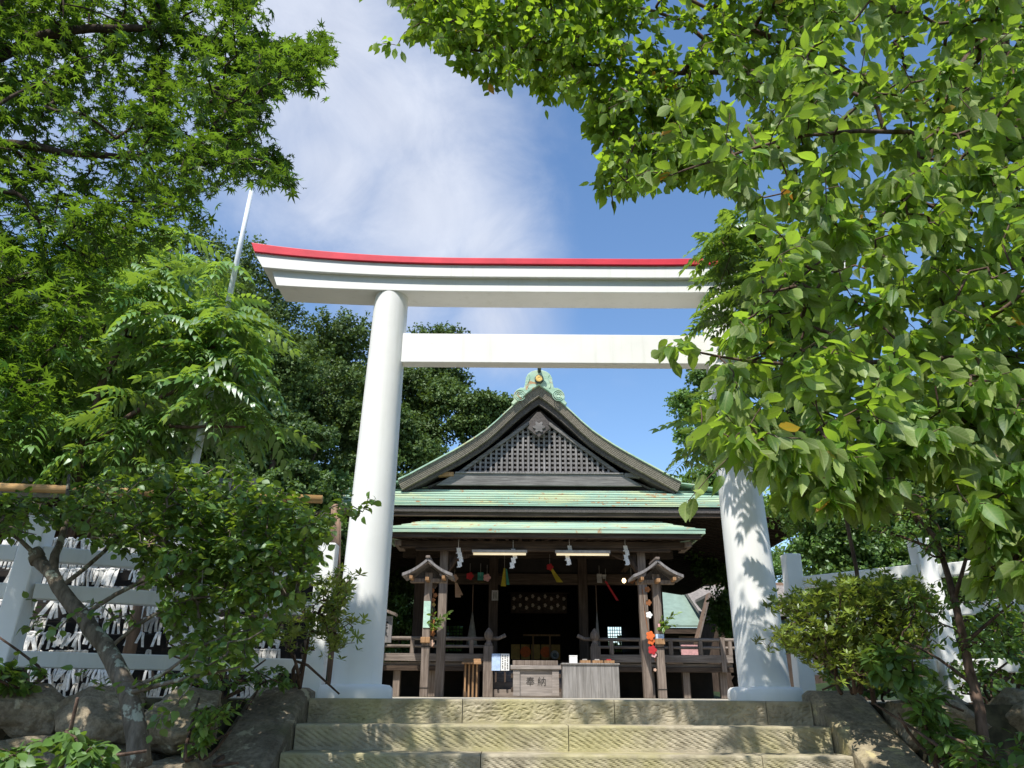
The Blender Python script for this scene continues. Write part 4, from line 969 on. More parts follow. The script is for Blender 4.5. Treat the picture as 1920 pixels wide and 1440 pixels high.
MB().prism([(gl[0] + .16, 0), (gr[0] - .14, 0), (gr[0] - .14, gr[2] - .16), (gx, zg - .22), (gl[0] + .16, gl[2] - .16)], AY + .7, AY + .8).build('gable_wall', M['darkz'], an)
MB().box(gx - .16, gx + .16, AY + .52, AY + .68, zg - 1.2, zg - .5).build('gable_strut', M['wood'], an)
z1, z0 = at(1400, 1096, 47)[2], at(1450, 1150, 42.5)[2]
MB().loft([[(x_, 46.2, z1), (x_, 41.9, z0), (x_, 41.9, z0 - .2), (x_, 46.2, z1 - .3)] for x_ in (gx + .2, gx + 13)]).build('long_roof', M['greytile'], an); MB().box(gx + 2.4, gx + 12.8, 42.6, 48, 0, z0 - .05).build('long_wall', M['darkz'], an)

# ------------------------------------------------------------------ white rail fences, rack, flagpole
def fence(name, label, posts, rails, w=.17):
    r = thing(name, label, 'fence', posts[0][0], 'white rail fences')
    for base, top in posts:
        b_, t_ = Vector(base), Vector(top)
        m = MB().bar(b_, t_, w, w, (0, 1, 0)); m.build('fence_post', M['white'], r, .012)
    for a_, b_ in rails: MB().bar(a_, b_, .10, .118).build('rail', M['white'], r, .008)
    return r
def pxv(px, py, Y): return tuple(map(float, at(px, py, Y)))
P1, P2 = pxv(1510, 1300, 8.4), pxv(1797, 1290, 7.4)
fence('rail_fence', 'white rail fence behind the azalea bush, right of the gate',
      [((P1[0], 8.4, -.05), (P1[0] + .03, 8.4, 1.46)), ((P2[0] + .02, 7.5, -.05), (P2[0] - .05, 7.5, 1.46)), ((4.9, 6.7, -.05), (4.9, 6.7, 1.46))],
      [((P1[0] + .09, 8.4, z_), (P2[0] - .1, 7.5, z_)) for z_ in (1.16, .80, .30)] + [((P2[0] + .09, 7.5, z_), (4.8, 6.7, z_)) for z_ in (1.16, .80, .30)])
Q1, Q2 = pxv(590, 1260, 7.4), pxv(22, 1180, 6.2)
fence('rail_fence', 'white rail fence behind the gnarled tree, left of the gate',
      [((Q1[0], 7.4, -.05), (Q1[0] + .02, 7.4, 1.36)), ((Q2[0] - .03, 6.2, -.05), (Q2[0] + .04, 6.2, 1.36)), ((-2.6, 6.85, -.05), (-2.6, 6.85, 1.36)), ((-5.4, 5.8, -.05), (-5.4, 5.8, 1.36))],
      [((Q1[0] - .09, 7.4, z_), (-2.51, 6.87, z_)) for z_ in (1.05, .76, .26)] + [((-2.69, 6.83, z_), (Q2[0] + .1, 6.2, z_)) for z_ in (1.05, .76, .26)] + [((Q2[0] - .1, 6.2, z_), (-5.3, 5.8, z_)) for z_ in (1.05, .76, .26)])
# paper fortune rack behind the left fence
RY = 8.0
rk = thing('fortune_rack', 'brown timber rack with many lines of tied paper fortunes behind the left fence', 'rack', (-4, RY, 0))
zt_ = at(630, 947, RY)[2]
pr_ = [pxv(625, 1290, RY), pxv(628, 955, RY)]
MB().tube([(pr_[0][0], RY, 0), (pr_[1][0] + .01, RY, zt_)], .055, 12).build('rack_post', M['pole'], rk, smooth=True)
for xb, xt in ((at(235, 1250, RY)[0], at(292, 1000, RY)[0]), (at(-120, 1250, RY)[0], at(-100, 1000, RY)[0])):
    MB().tube([(xb, RY, 0), (xt, RY, zt_)], .06, 12).build('rack_post', M['pole'], rk, smooth=True)
MB().tube([(-7.5, RY - .02, at(-100, 926, RY)[2] + .14), (-2.0, RY, zt_ + .06)], .045, 12).build('rack_beam', M['bamboo'], rk, smooth=True)
MB().box(-7.5, -2.1, RY + .55, RY + .6, 0, zt_ - .35).build('back_board', M['black'], rk)
rows = []
k = 0; z = .12
while z < zt_ - .25:
    y_ = RY + (.0 if k % 2 else .18); rows.append((y_, z)); z += .155; k += 1
lines = MB()
for y_, z_ in rows: lines.tube([(-7.2, y_, z_), (-4.8, y_, z_ - .03), (-2.2, y_, z_)], .006, 5)
lines.build('tie_lines', M['ink'], rk)
def strip_mesh(seed):
    rs = random.Random(seed); mb = MB(); x = 0; w = .014
    for s_ in (-1, 1):
        pts = [(s_ * .012, -.01, .012), (s_ * (.016 + rs.uniform(0, .012)), -.022, -.045), (s_ * (.014 + rs.uniform(0, .03)), -.018, -.10 - rs.uniform(0, .05))]
        mb.loft([[(p_[0] - w, p_[1], p_[2]), (p_[0] + w, p_[1] - .004, p_[2]), (p_[0] + w, p_[1] + .004, p_[2]), (p_[0] - w, p_[1] + .008, p_[2])] for p_ in pts])
    mb.tube([(-.02, 0, .008), (0, -.014, .012), (.02, 0, .008)], .013, 6); return mb
protos = []
spots = []
for y_, z_ in rows:
    x = -7.1
    while x < -2.25:
        if random.random() < .72 + .38 * math.sin(x * 3.1 + z_ * 7) and random.random() < .9: spots.append((x, y_ - .01, z_ - .03 * (1 - abs(x + 4.7) / 2.5)))
        x += random.uniform(.028, .05)
def seen(p_):   # the ones in plain view between the leaves
    return -5.15 < p_[0] < -3.6 and p_[1] < RY + .1
vis = [p_ for p_ in spots if seen(p_)]; random.shuffle(vis); big = vis[:300]; bs = set(big); rest = [p_ for p_ in spots if p_ not in bs]
for i, p_ in enumerate(big):
    if i < 5: o = strip_mesh(i).build('paper_fortune', M['knot']); protos.append(o); tag(o, 'white paper fortune strip tied to a line of the rack', 'paper strip', 'paper fortunes tied on the rack lines')
    else: o = protos[i % 5].copy(); COL.objects.link(o)
    o.location = p_; o.rotation_euler = (random.uniform(-.2, .2), random.uniform(-.4, .4), random.uniform(-.8, .8)); sc = random.uniform(.8, 1.5); o.scale = (sc, sc, sc)
mb = MB()
for i, p_ in enumerate(rest):
    s_ = strip_mesh(i % 40); c, sn = math.cos(random.uniform(-.4, .4)), math.sin(random.uniform(-.3, .3)); mb.add([(p_[0] + c * v[0] + sn * v[2] * .4, p_[1] + v[1], p_[2] + v[2]) for v in s_.v], s_.f)
o = mb.build('paper_fortunes', M['knot']); tag(o, 'dense mass of tied white paper fortunes covering the far parts of the rack', 'paper strips', None, 'stuff')
# grey tiled shelter roof above the rack, mostly behind leaves
sr = thing('shelter', 'grey tiled shelter roof behind the rack, glimpsed between the leaves', 'shelter', (-8, 11, 0))
MB().loft([[(-14, 10, 2.55), (-14, 13, 3.5), (-14, 13, 3.35), (-14, 10, 2.42)], [(-4.4, 10, 2.55), (-4.4, 13, 3.5), (-4.4, 13, 3.35), (-4.4, 10, 2.42)]]).build('roof', M['greytile'], sr)
for x_ in (-13, -9, -5): MB().box(x_ - .08, x_ + .08, 12.4, 12.56, 0, 3.2).build('shelter_post', M['darkz'], sr)
MB().box(-14, -4.5, 12.6, 12.7, 0, 3.1).build('rear_wall', M['darkx'], sr)
# flagpole
fl = thing('flagpole', 'slim pale metal flagpole rising behind the left trees', 'flagpole', (-4.45, 9.8, 0))
f0, f1 = at(365, 870, 9.8), at(470, 365, 9.8); fd = (f1 - f0) / (f1[2] - f0[2])
def fp(z_): return tuple(f0 + fd * (z_ - f0[2]))
MB().tube([fp(0), fp(2.4), fp(4.7)], [.062, .056, .05], 14).build('lower_pole', M['metal'], fl, smooth=True)
MB().tube([fp(4.7), fp(6.4), fp(7.15)], [.042, .036, .032], 14).build('upper_pole', M['metal'], fl, smooth=True)
MB().lathe(fp(4.66), [(.05, 0), (.062, .01), (.062, .08), (.043, .09)], 14).build('pole_collar', M['metal'], fl)

# ------------------------------------------------------------------ distant trees
def far_tree(name, label, base, top, rx, ry, nl, nleaf, size, mat, group=None, seed=0, low=.25, tmat='barkd'):
    """crown of many overlapping leafy boughs set on a trunk with limbs"""
    global RNG
    rs = np.random.default_rng(1000 + seed); base = np.array(base, float); H = top - base[2]
    r = thing(name, label, 'tree', tuple(base), group)
    c0 = base[2] + H * low; cz = (c0 + top) / 2; rz = (top - c0) / 2
    C, Rr = [], []
    while len(C) < nl:
        u = rs.uniform(-1, 1, 3)
        if (u ** 2).sum() > 1: continue
        if (u ** 2).sum() < .22: continue
        k = .82; s_ = rs.uniform(.24, .44) * min(rx, rz * 1.2)
        C.append(base * [1, 1, 0] + np.array([u[0] * (rx - s_ * .6), u[1] * (ry - s_ * .6), cz + u[2] * (rz - s_ * .75)])); Rr.append(s_)
    C, Rr = np.array(C), np.array(Rr)
    limbs = [([base, base + [rx * .06 * rs.normal(), 0, H * .35], base + [rx * .1 * rs.normal(), 0, H * .75]], H * .018 + .05, H * .006)]
    old = RNG; RNG = rs
    tubes, tw = grow(limbs, C, .012, H * .010, .05, .6)
    wood_mesh(tubes, 'trunk', M[tmat], r, 8, 5)
    w = Rr ** 2; w = w / w.sum(); nleaf = int(nleaf * 2.2); size = size * .78; idx = rs.choice(len(C), nleaf, p=w)
    d = unit(nleaf); d[:, 2] = np.where(rs.random(nleaf) < .7, np.abs(d[:, 2]), d[:, 2]); rad = Rr[idx] * (rs.random(nleaf) ** .45) * rs.uniform(.75, 1.12, nleaf)
    # bumpy boughs: pull leaves into small tufts
    tuft = unit(60 * 1); near = np.argmax(d @ tuft.T, axis=1); d = d * .55 + tuft[near] * .5; d /= np.linalg.norm(d, axis=1, keepdims=True)
    P = C[idx] + d * rad[:, None] * [1.15, 1.15, .8]
    N = d * .8 + unit(nleaf) * .75 + [0, 0, .35]; Y = unit(nleaf) + d * .5 + [0, 0, -.4]
    lobe = rs.random(len(C)); var = np.clip(.55 * lobe[idx] + .45 * rs.random(nleaf), 0, .95)
    leaves('crown', *KITE, P, Y, N, size * rs.uniform(.7, 1.35, nleaf), M[mat], r, var); RNG = old
    return r
def ft(name, label, px, ptop, Y, hw, nl, nleaf, size, mat, seed, group=None, low=.2, ry=None, zb=None):
    c = at(px, ptop, Y); w = abs(at(px + hw, ptop, Y)[0] - c[0]); b = hz(c[0], Y) if Y > 27 else 0.
    return far_tree(name, label, (c[0], Y, (b if zb is None else zb) - .2), c[2], w, ry or w, nl, nleaf, size, M and mat, group, seed, low)
HG = 'dark trees on the wooded slope'
ft('evergreen_tree', 'tall dark evergreen on the slope just left of the gate beam end', 460, 412, 30, 175, 66, 42000, .20, 'l_dark', 1, HG, .15)
ft('evergreen_tree', 'dark rounded evergreen on the slope touching the left gate pillar', 615, 560, 36, 150, 56, 36000, .21, 'l_dark', 2, HG, .1)
ft('evergreen_tree', 'dark evergreen rising above the tie beam, right of the left pillar', 820, 598, 42, 115, 46, 36000, .23, 'l_dark', 3, HG, .1)
ft('evergreen_tree', 'dark evergreen seen just left of the hall gable under the tie beam', 900, 668, 39, 78, 34, 24000, .21, 'l_dark', 4, HG, .1)
ft('evergreen_tree', 'dark lower evergreen beside the left gate pillar, over the hall roof edge', 735, 740, 33, 115, 34, 24000, .20, 'l_dark', 5, HG, .1)
ft('evergreen_tree', 'dark evergreen partly hidden behind the maple', 270, 390, 29, 120, 50, 30000, .21, 'l_dark', 6, HG, .1)
ft('evergreen_tree', 'dark evergreen at the far left edge behind the leaves', 40, 480, 27, 150, 46, 24000, .22, 'l_dark', 7, HG, .1)
ft('evergreen_tree', 'dark evergreen closing the gap of sky beside the left gate pillar', 672, 612, 41, 75, 34, 22000, .21, 'l_dark', 21, HG, .1)
ft('evergreen_tree', 'mid green tree low on the slope left of the gate pillar', 540, 690, 28, 90, 36, 24000, .19, 'l_dark', 8, HG, .1)
ft('leafy_shrub_tree', 'pale green bushy tree left of the gate pillar above the rack pole', 590, 775, 19, 95, 44, 26000, .12, 'l_mid', 9, None, .1)
ft('leafy_shrub_tree', 'sunlit green tree behind the rack, under the pinnate leaves', 420, 830, 16, 90, 36, 20000, .10, 'l_mid', 10, None, .1)
ft('broadleaf_tree', 'bright green tree on the right standing in the gap beside the hall roof', 1322, 585, 27, 92, 44, 26000, .17, 'l_lite', 11, None, .1)
ft('broadleaf_tree', 'leafy green tree beyond the right pillar and the white fence', 1545, 790, 12, 128, 50, 28000, .085, 'l_lite', 12, None, .12)
ft('broadleaf_tree', 'dense green tree beyond the fence at the right edge', 1800, 760, 13, 160, 54, 26000, .10, 'l_mid', 13, None, .05)
ft('broadleaf_tree', 'shaded tree behind the right fence with thin crown over the side roofs', 1700, 700, 20, 150, 50, 26000, .13, 'l_mid', 14, None, .1)
ft('broadleaf_tree', 'green tree far right beyond the fence, mostly behind the cherry', 2000, 640, 17, 190, 46, 20000, .13, 'l_mid', 15, None, .05)
ft('broadleaf_tree', 'bright low tree seen under the right eave of the hall', 1420, 1010, 56, 90, 26, 12000, .2, 'l_lite', 16, None, .1)
ft('garden_bush', 'sunlit yellow green bush between the left gate pillar and the hall veranda', 752, 1115, 27, 40, 26, 9000, .11, 'l_lite', 17, None, .05)
ft('garden_bush', 'dark bush behind the sunlit one, under the left eave', 740, 1030, 33, 75, 26, 12000, .2, 'l_dark', 18, None, .0)
ft('garden_bush', 'bright bush glimpsed through the right rear window of the hall', 1165, 1170, 34, 45, 20, 6000, .14, 'l_lite', 19, None, .02)
ft('garden_bush', 'bright bush glimpsed through the left rear window of the hall', 850, 1165, 34, 45, 20, 6000, .14, 'l_lite', 20, None, .02)

# ------------------------------------------------------------------ near trees
def pts(*l): return [at(*q) for q in l]
LS = np.array(to_sun)
def shade_ok(A):
    """keep the sun clear on the parts of the gate that the crown does not shade"""
    keep = np.ones(len(A), bool); v = RNG.random(len(A))
    for Y_, x0, x1, z0, z1, pr in ((7.2, -3.3, 1.65, 2.9, 4.7, 1.), (7.2, -1.8, -1.0, .7, 4.2, 1.), (7.1, 1.8, 2.65, 1.3, 2.2, .93), (7.1, 1.85, 2.65, .1, 1.3, .90), (5.9, 2.2, 2.9, -.7, .2, .9), (6.2, -1.5, 2.3, -.4, .1, .82), (5.2, -3.8, -1.2, .2, 1.9, .85), (5.3, -4.2, -1.4, -.7, .2, .6), (6.3, -2.1, -1.2, .1, 1.2, .8), (6.0, 2.6, 4.9, .2, 1.2, .65)):
        t = (A[:, 1] - Y_) / LS[1]; Q = A - LS * t[:, None]
        hit = (Q[:, 0] > x0 - .12) & (Q[:, 0] < x1 + .12) & (Q[:, 2] > z0 - .1) & (Q[:, 2] < z1 + .1)
        keep &= ~(hit & (v < pr))
    return A[keep]
# Japanese maple, upper left
mp = thing('maple_tree', 'big dark green maple with star shaped leaves filling the upper left', 'tree', (-4.3, 4.4, -1.55))
mtr = np.array([-4.3, 4.4, -1.55])
limbs = [([mtr, mtr + [.1, .1, 1.5], mtr + [.25, 0, 2.6], mtr + [.4, 0, 3.4]], .17, .10)]
limbs += [(np.vstack([[mtr + [.25, 0, 2.6]], pts((-60, 260, 4.3), (60, 278, 4.3), (165, 292, 4.4), (290, 300, 4.6), (420, 300, 4.8))]), .07, .012)]
limbs += [(np.vstack([[mtr + [.4, 0, 3.4]], pts((-40, 140, 4.2), (30, 80, 4.2), (170, 48, 4.3), (300, 52, 4.4), (470, 90, 4.7), (590, 110, 4.9))]), .075, .01)]
limbs += [(np.vstack([[mtr + [.3, 0, 3.0]], pts((-60, 60, 3.6), (60, -80, 3.7), (220, -190, 3.9), (400, -200, 4.2))]), .07, .015)]
limbs += [(np.vstack([[mtr + [.15, 0, 1.9]], pts((-80, 560, 4.5), (20, 520, 4.6), (120, 500, 4.8), (220, 480, 5.0))]), .06, .012)]
limbs += [(np.vstack([[mtr + [.1, .1, 1.5]], pts((-90, 760, 4.6), (0, 720, 4.7), (70, 680, 4.8))]), .05, .012)]
poly = [(-350, -250), (480, -250), (480, 0), (470, 50), (545, 85), (630, 60), (625, 110), (590, 150), (515, 175), (480, 240), (535, 300), (560, 345), (535, 355), (480, 335), (430, 330), (385, 375), (375, 415), (310, 450), (230, 480), (185, 545), (170, 620), (120, 680), (70, 770), (-20, 840), (-350, 900)]
A = np.vstack([region(poly, 3.3, 5.3, 4600), region([(300, 40), (480, 60), (545, 85), (630, 60), (620, 110), (580, 150), (500, 175), (460, 240), (535, 305), (555, 340), (530, 350), (470, 330), (380, 370), (250, 400)], 4.0, 5.0, 420), region([(-60, 440), (190, 480), (180, 560), (165, 640), (110, 700), (70, 780), (10, 850), (-60, 860)], 3.8, 5.3, 620)])
A = shade_ok(A)
tubes, tw = grow(limbs, A, .0022, .03, .05, .14)
wood_mesh(tubes, 'trunk', M['barkd'], mp, 10, 4)
P, Y, Z = on_twigs(tw, 13, .0, .28, 1.0, 1.0); P += RNG.normal(size=P.shape) * [.05, .05, .022]
leaves('crown', *MAPLE, P, Y, Z, RNG.uniform(.036, .066, len(P)), M['l_maple'], mp, curl=.7)

# cherry, right: far boughs across the top and nearer drooping ones
ch = thing('cherry_tree', 'cherry tree with big drooping serrated leaves covering the upper right', 'tree', (3.75, 4.6, -1.55))
ct = np.array([3.75, 4.6, -1.55])
limbs = [([ct, ct + [-.05, 0, 1.4], ct + [-.15, 0, 2.8], ct + [-.3, .1, 4.2]], .16, .09)]
limbs += [(np.vstack([[ct + [-.15, 0, 2.8]], pts((1900, 200, 4.5), (1740, 150, 4.5), (1580, 140, 4.5), (1400, 135, 4.5), (1200, 135, 4.4), (1000, 110, 4.3), (860, 90, 4.3))]), .05, .008)]
limbs += [(pts((1580, 140, 4.5), (1480, 85, 4.5), (1380, 40, 4.4), (1290, 0, 4.4), (1150, -80, 4.3)), .024, .007)]
limbs += [(pts((1400, 135, 4.5), (1330, 85, 4.4), (1280, 30, 4.4), (1180, 10, 4.3), (1040, 0, 4.2)), .020, .005)]
limbs += [(pts((1200, 135, 4.4), (1160, 220, 4.4), (1140, 320, 4.4), (1150, 390, 4.4)), .012, .004)]
limbs += [(np.vstack([[ct + [-.2, 0, 3.4]], pts((1880, 40, 4.4), (1800, 120, 4.1), (1760, 230, 3.9), (1740, 330, 3.8))]), .04, .012)]
limbs += [(np.vstack([[ct + [-.1, 0, 2.4]], pts((1950, 265, 3.9), (1800, 252, 3.6), (1560, 242, 3.4), (1420, 275, 3.3), (1280, 320, 3.2))]), .035, .005)]
limbs += [(np.vstack([[ct + [-.05, 0, 1.5]], pts((2000, 660, 3.9), (1900, 672, 3.7), (1690, 672, 3.4), (1480, 690, 3.3), (1330, 665, 3.25), (1270, 655, 3.2))]), .035, .004)]
limbs += [(np.vstack([[ct + [-.05, 0, 1.8]], pts((1900, 420, 3.8), (1700, 370, 3.7), (1560, 470, 3.6), (1480, 540, 3.5))]), .03, .005)]
limbs += [(np.vstack([[ct + [-.03, 0, 1.0]], pts((2000, 880, 3.7), (1860, 800, 3.5), (1700, 780, 3.4), (1540, 800, 3.3), (1400, 830, 3.25))]), .03, .005)]
limbs += [(np.vstack([[ct + [-.02, 0, .8]], pts((2050, 1080, 3.5), (1930, 1040, 3.4), (1870, 1060, 3.35))]), .022, .005)]
back = [(740, -280), (1560, -280), (1560, 300), (1360, 310), (1300, 340), (1190, 350), (1140, 375), (1110, 355), (1135, 300), (1105, 260), (1100, 215), (1000, 180), (920, 165), (880, 150), (850, 100), (790, 70), (745, 40), (740, -20)]
A1 = np.vstack([region(back, 3.8, 4.75, 1600), region([(1100, 150), (1330, 150), (1350, 330), (1250, 350), (1140, 370), (1115, 350), (1140, 290)], 4.1, 4.7, 240), region([(740, -40), (1200, -40), (1150, 150), (900, 150), (860, 100), (790, 70)], 3.9, 4.6, 300), pts((700, 85, 4.3), (690, -10, 4.3), (745, 85, 4.3))])
near = [(1230, 310), (1290, 280), (1250, 200), (1370, 150), (1520, 50), (1620, -220), (2350, -220), (2350, 1100), (1950, 1070), (1870, 1030), (1790, 880), (1650, 900), (1520, 910), (1450, 890), (1320, 830), (1270, 790), (1320, 730), (1330, 690), (1370, 610), (1400, 540), (1420, 470), (1410, 390), (1370, 350), (1290, 330)]
A2 = np.vstack([region(near, 2.9, 4.2, 1450), pts((1252, 650, 3.2), (1285, 648, 3.2), (1190, 330, 3.2), (1215, 320, 3.2), (1290, 940, 3.3), (1870, 1075, 3.3), (1840, 1080, 3.3)), region([(1420, 840), (1700, 840), (1650, 935), (1480, 945)], 3.0, 3.8, 130), region([(1700, 780), (1960, 780), (1960, 1090), (1880, 1080), (1780, 920)], 3.0, 4.0, 130)])
A3 = region([(1450, 100), (1600, -100), (2200, -100), (2200, 900), (1650, 830), (1500, 780), (1500, 500)], 4.2, 5.6, 700)
tubes, tw = grow(limbs, shade_ok(np.vstack([A1, A2, A3])), .0024, .022, .05, .15)
wood_mesh(tubes, 'trunk', M['bark2'], ch, 10, 4)
P, Y, Z = on_twigs(tw, 10, .0, .72, .8, .0); Z = Z * .75 + [.12, .42, .75]
nearm = (P[:, 1] < 3.75) | (P[:, 0] > 1.75)
P += RNG.normal(size=P.shape) * .02
dist = np.linalg.norm(P, axis=1)
leaves('crown', *CHERRY, P[nearm], Y[nearm], Z[nearm], RNG.uniform(.085, .140, nearm.sum()), M['l_cherry'], ch, curl=1.)
leaves('crown', *CHERRY_S, P[~nearm], Y[~nearm], Z[~nearm], RNG.uniform(.070, .108, (~nearm).sum()), M['l_cherry2'], ch, curl=1.)

# pinnate-leaved trees
def pinnate(name, label, base, limbs, A, fl, per, mat, temp, bark='bark2'):
    r = thing(name, label, 'tree', base); tubes, tw = grow(limbs, A, .004, .05, .08, .25)
    wood_mesh(tubes, 'trunk', M[bark], r, 10, 5)
    P, Y, Z = [], [], []
    for p in tw:
        ph = RNG.uniform(0, 6.28)
        for i in range(per):
            a = ph + i * 2.4; d = np.array([math.cos(a), math.sin(a), RNG.uniform(-.25, .5)]); s_ = p[-1] + (p[-2] - p[-1]) * RNG.uniform(0, .5)
            P.append(s_); Y.append(d); Z.append(np.array([0, 0, 1.]) + RNG.normal(size=3) * .25)
    P, Y, Z = map(np.array, (P, Y, Z)); leaves('crown', *temp, P, Y, Z, fl * RNG.uniform(.7, 1.2, len(P)), M[mat], r); return r
b = np.array([2.35, 6.35, -.02]); b[0] = at(1620, 1200, 6.2)[0]
rp_ = [(1330, 400), (1390, 385), (1470, 440), (1540, 560), (1530, 700), (1470, 820), (1400, 850), (1310, 860), (1290, 810), (1330, 740), (1345, 660), (1330, 570), (1350, 500), (1335, 450)]
A = np.vstack([region(rp_, 5.7, 6.7, 260), pts((1285, 870, 6.0), (1300, 840, 6.0), (1330, 560, 6.0), (1325, 470, 6.0), (1340, 620, 6.0))]); A = shade_ok(A)
pinnate('pinnate_tree', 'young tree with feathery pinnate leaves growing in front of the right gate pillar', (b[0], 6.2, -.02),
        [(np.vstack([[[b[0], 6.2, -.02]], pts((1605, 1060, 6.2), (1580, 940, 6.2), (1530, 800, 6.2), (1470, 620, 6.2), (1430, 470, 6.2))]), .019, .008)], A, .30, 5, 'l_pin', FROND_R)
lp = [(150, 500), (290, 460), (390, 490), (450, 565), (470, 640), (462, 760), (430, 850), (300, 880), (100, 890), (-80, 850), (-80, 620), (60, 560)]
A = np.vstack([region(lp, 9.2, 13.2, 240), pts((420, 490, 10), (490, 600, 10.2), (500, 720, 10), (500, 800, 10), (350, 440, 11), (250, 450, 11)), region([(330, 560), (440, 570), (460, 700), (450, 820), (400, 800)], 9.2, 11.2, 30)])
pinnate('pinnate_tree', 'spreading tree with feathery pinnate leaves in front of the flagpole on the left', (-6.3, 10.2, 0),
        [(np.vstack([[[-6.3, 10.2, 0]], pts((130, 1000, 10.2), (150, 850, 10.2), (200, 700, 10.2), (260, 560, 10.2))]), .11, .03), (pts((150, 850, 10.2), (270, 760, 10), (420, 690, 9.7)), .05, .015), (pts((160, 800, 10.2), (300, 800, 9.8), (460, 800, 9.5)), .04, .015)], A, .50, 6, 'l_pin', FROND_L)

# gnarled plum on the left
pl = thing('plum_tree', 'gnarled leaning tree with lichened trunk and small rounded leaves, left of the steps', 'tree', tuple(at(250, 1420, 4.85)))
limbs = [(pts((262, 1440, 4.8), (255, 1390, 4.8), (250, 1320, 4.85), (232, 1270, 4.9), (195, 1205, 4.95), (150, 1160, 5.0), (115, 1100, 5.0), (70, 1050, 5.05)), .066, .040),
         (pts((98, 1080, 5.02), (100, 1040, 5.1), (122, 1005, 5.15), (125, 950, 5.2), (130, 890, 5.3)), .034, .008),
         (pts((75, 1055, 5.05), (40, 1010, 5.0), (5, 990, 4.95), (-60, 960, 4.9)), .017, .006),
         (pts((72, 1052, 5.05), (68, 1040, 5.06), (64, 1032, 5.06)), .05, .04),
         (pts((150, 1160, 5.0), (210, 1115, 5.1), (300, 1075, 5.2), (400, 1030, 5.3), (520, 985, 5.4), (640, 945, 5.5)), .017, .004),
         (pts((205, 1215, 4.95), (300, 1130, 5.0), (420, 1110, 5.0), (550, 1120, 5.0)), .013, .004),
         (pts((245, 1290, 4.85), (320, 1262, 4.8), (380, 1200, 4.8), (470, 1180, 4.9)), .013, .004),
         (pts((240, 1300, 4.85), (330, 1275, 4.7), (400, 1262, 4.6), (450, 1250, 4.6)), .016, .005),
         (pts((115, 1100, 5.0), (200, 1030, 5.3), (300, 950, 5.5), (420, 880, 5.7)), .016, .004)]
pp = [(130, 920), (200, 890), (350, 860), (470, 890), (590, 940), (670, 930), (650, 960), (620, 1000), (600, 1060), (570, 1110), (520, 1160), (480, 1230), (420, 1270), (350, 1250), (320, 1190), (290, 1120), (260, 1060), (150, 1000), (100, 960)]
A = np.vstack([region(pp, 4.5, 5.9, 780), region([(300, 900), (590, 950), (560, 1100), (400, 1130), (300, 1000)], 4.6, 5.8, 360), region([(-60, 920), (120, 930), (110, 1000), (-60, 1010)], 4.6, 5.4, 60), pts((690, 935, 5.4), (680, 960, 5.4), (705, 940, 5.4), (60, 1120, 4.7), (110, 1180, 4.7), (180, 1130, 4.8), (150, 1260, 4.6), (200, 1290, 4.6), (40, 1180, 4.8), (215, 1160, 4.8), (270, 1330, 4.6), (330, 1320, 4.6), (290, 1370, 4.6))])
tubes, tw = grow(limbs, A, .0022, .02, .04, .12)
wood_mesh(tubes, 'trunk', M['bark'], pl, 12, 4)
P, Y, Z = on_twigs(tw, 9, .0, .35, .9, .9); P += RNG.normal(size=P.shape) * .018
leaves('crown', *PLUM, P, Y, Z, RNG.uniform(.045, .078, len(P)), M['l_plum'], pl, curl=.8)

def shrub(name, label, base, poly, d0, d1, n, size, mat, temp, per=1, extra=None, nl=3, cat='shrub'):
    r = thing(name, label, cat, tuple(base)); A = region(poly, d0, d1, n)
    if extra: A = np.vstack([A, pts(*extra)])
    c = A.mean(0); base = np.array(base, float)
    limbs = [([base + [RNG.normal() * .05, RNG.normal() * .05, 0], base * .6 + c * .4 + RNG.normal(size=3) * .1, base * .25 + c * .75 + RNG.normal(size=3) * .2], .016, .007) for _ in range(nl)]
    tubes, tw = grow(limbs, A, .0022, .012, .03, .12); wood_mesh(tubes, 'stems', M['bark2'], r, 6, 4)
    if temp is ROSE:
        P = np.array([p[-1] for p in tw for _ in range(per)]); P = P + RNG.normal(size=P.shape) * .03 * (per > 1)
        Y = np.array([0, 0, 1.]) * .9 + RNG.normal(size=P.shape) * .4; Z = unit(len(P))
        # rosette axis is local Y
        leaves('foliage', *temp, P, Y, Z, size * RNG.uniform(.7, 1.25, len(P)), M[mat], r)
    else:
        P, Y, Z = on_twigs(tw, per, .0, .35, .9, .9); leaves('foliage', *temp, P, Y, Z, size * RNG.uniform(.7, 1.25, len(P)), M[mat], r)
    return r
shrub('azalea_bush', 'sparse yellow green azalea bush against the left gate pillar', at(540, 1290, 6.3),
      [(590, 1080), (660, 1070), (650, 1140), (665, 1180), (640, 1225), (560, 1220), (500, 1200), (530, 1150), (580, 1130)], 5.9, 6.6, 170, .06, 'l_azalea', ROSE, 2, [(668, 1085, 6.3), (670, 1160, 6.3), (665, 1205, 6.3), (640, 1060, 6.3)], 4)
shrub('azalea_bush', 'large rounded azalea bush with bright tufts in front of the right white fence', at(1600, 1300, 5.9),
      [(1450, 1125), (1510, 1105), (1560, 1090), (1640, 1080), (1740, 1095), (1760, 1160), (1720, 1230), (1660, 1280), (1590, 1270), (1500, 1240), (1450, 1190), (1490, 1170)], 5.5, 6.5, 620, .056, 'l_azalea', ROSE, 3, [(1435, 1140, 6.0), (1430, 1200, 6.0), (1440, 1212, 6.0)], 6)
shrub('young_plant', 'pale broad leaved plant at the foot of the azalea bush', at(1705, 1350, 5.3), [(1620, 1205), (1690, 1205), (1720, 1260), (1690, 1310), (1640, 1265)], 5.1, 5.4, 40, .09, 'l_lite', PLUM, 6, None, 2, 'plant')
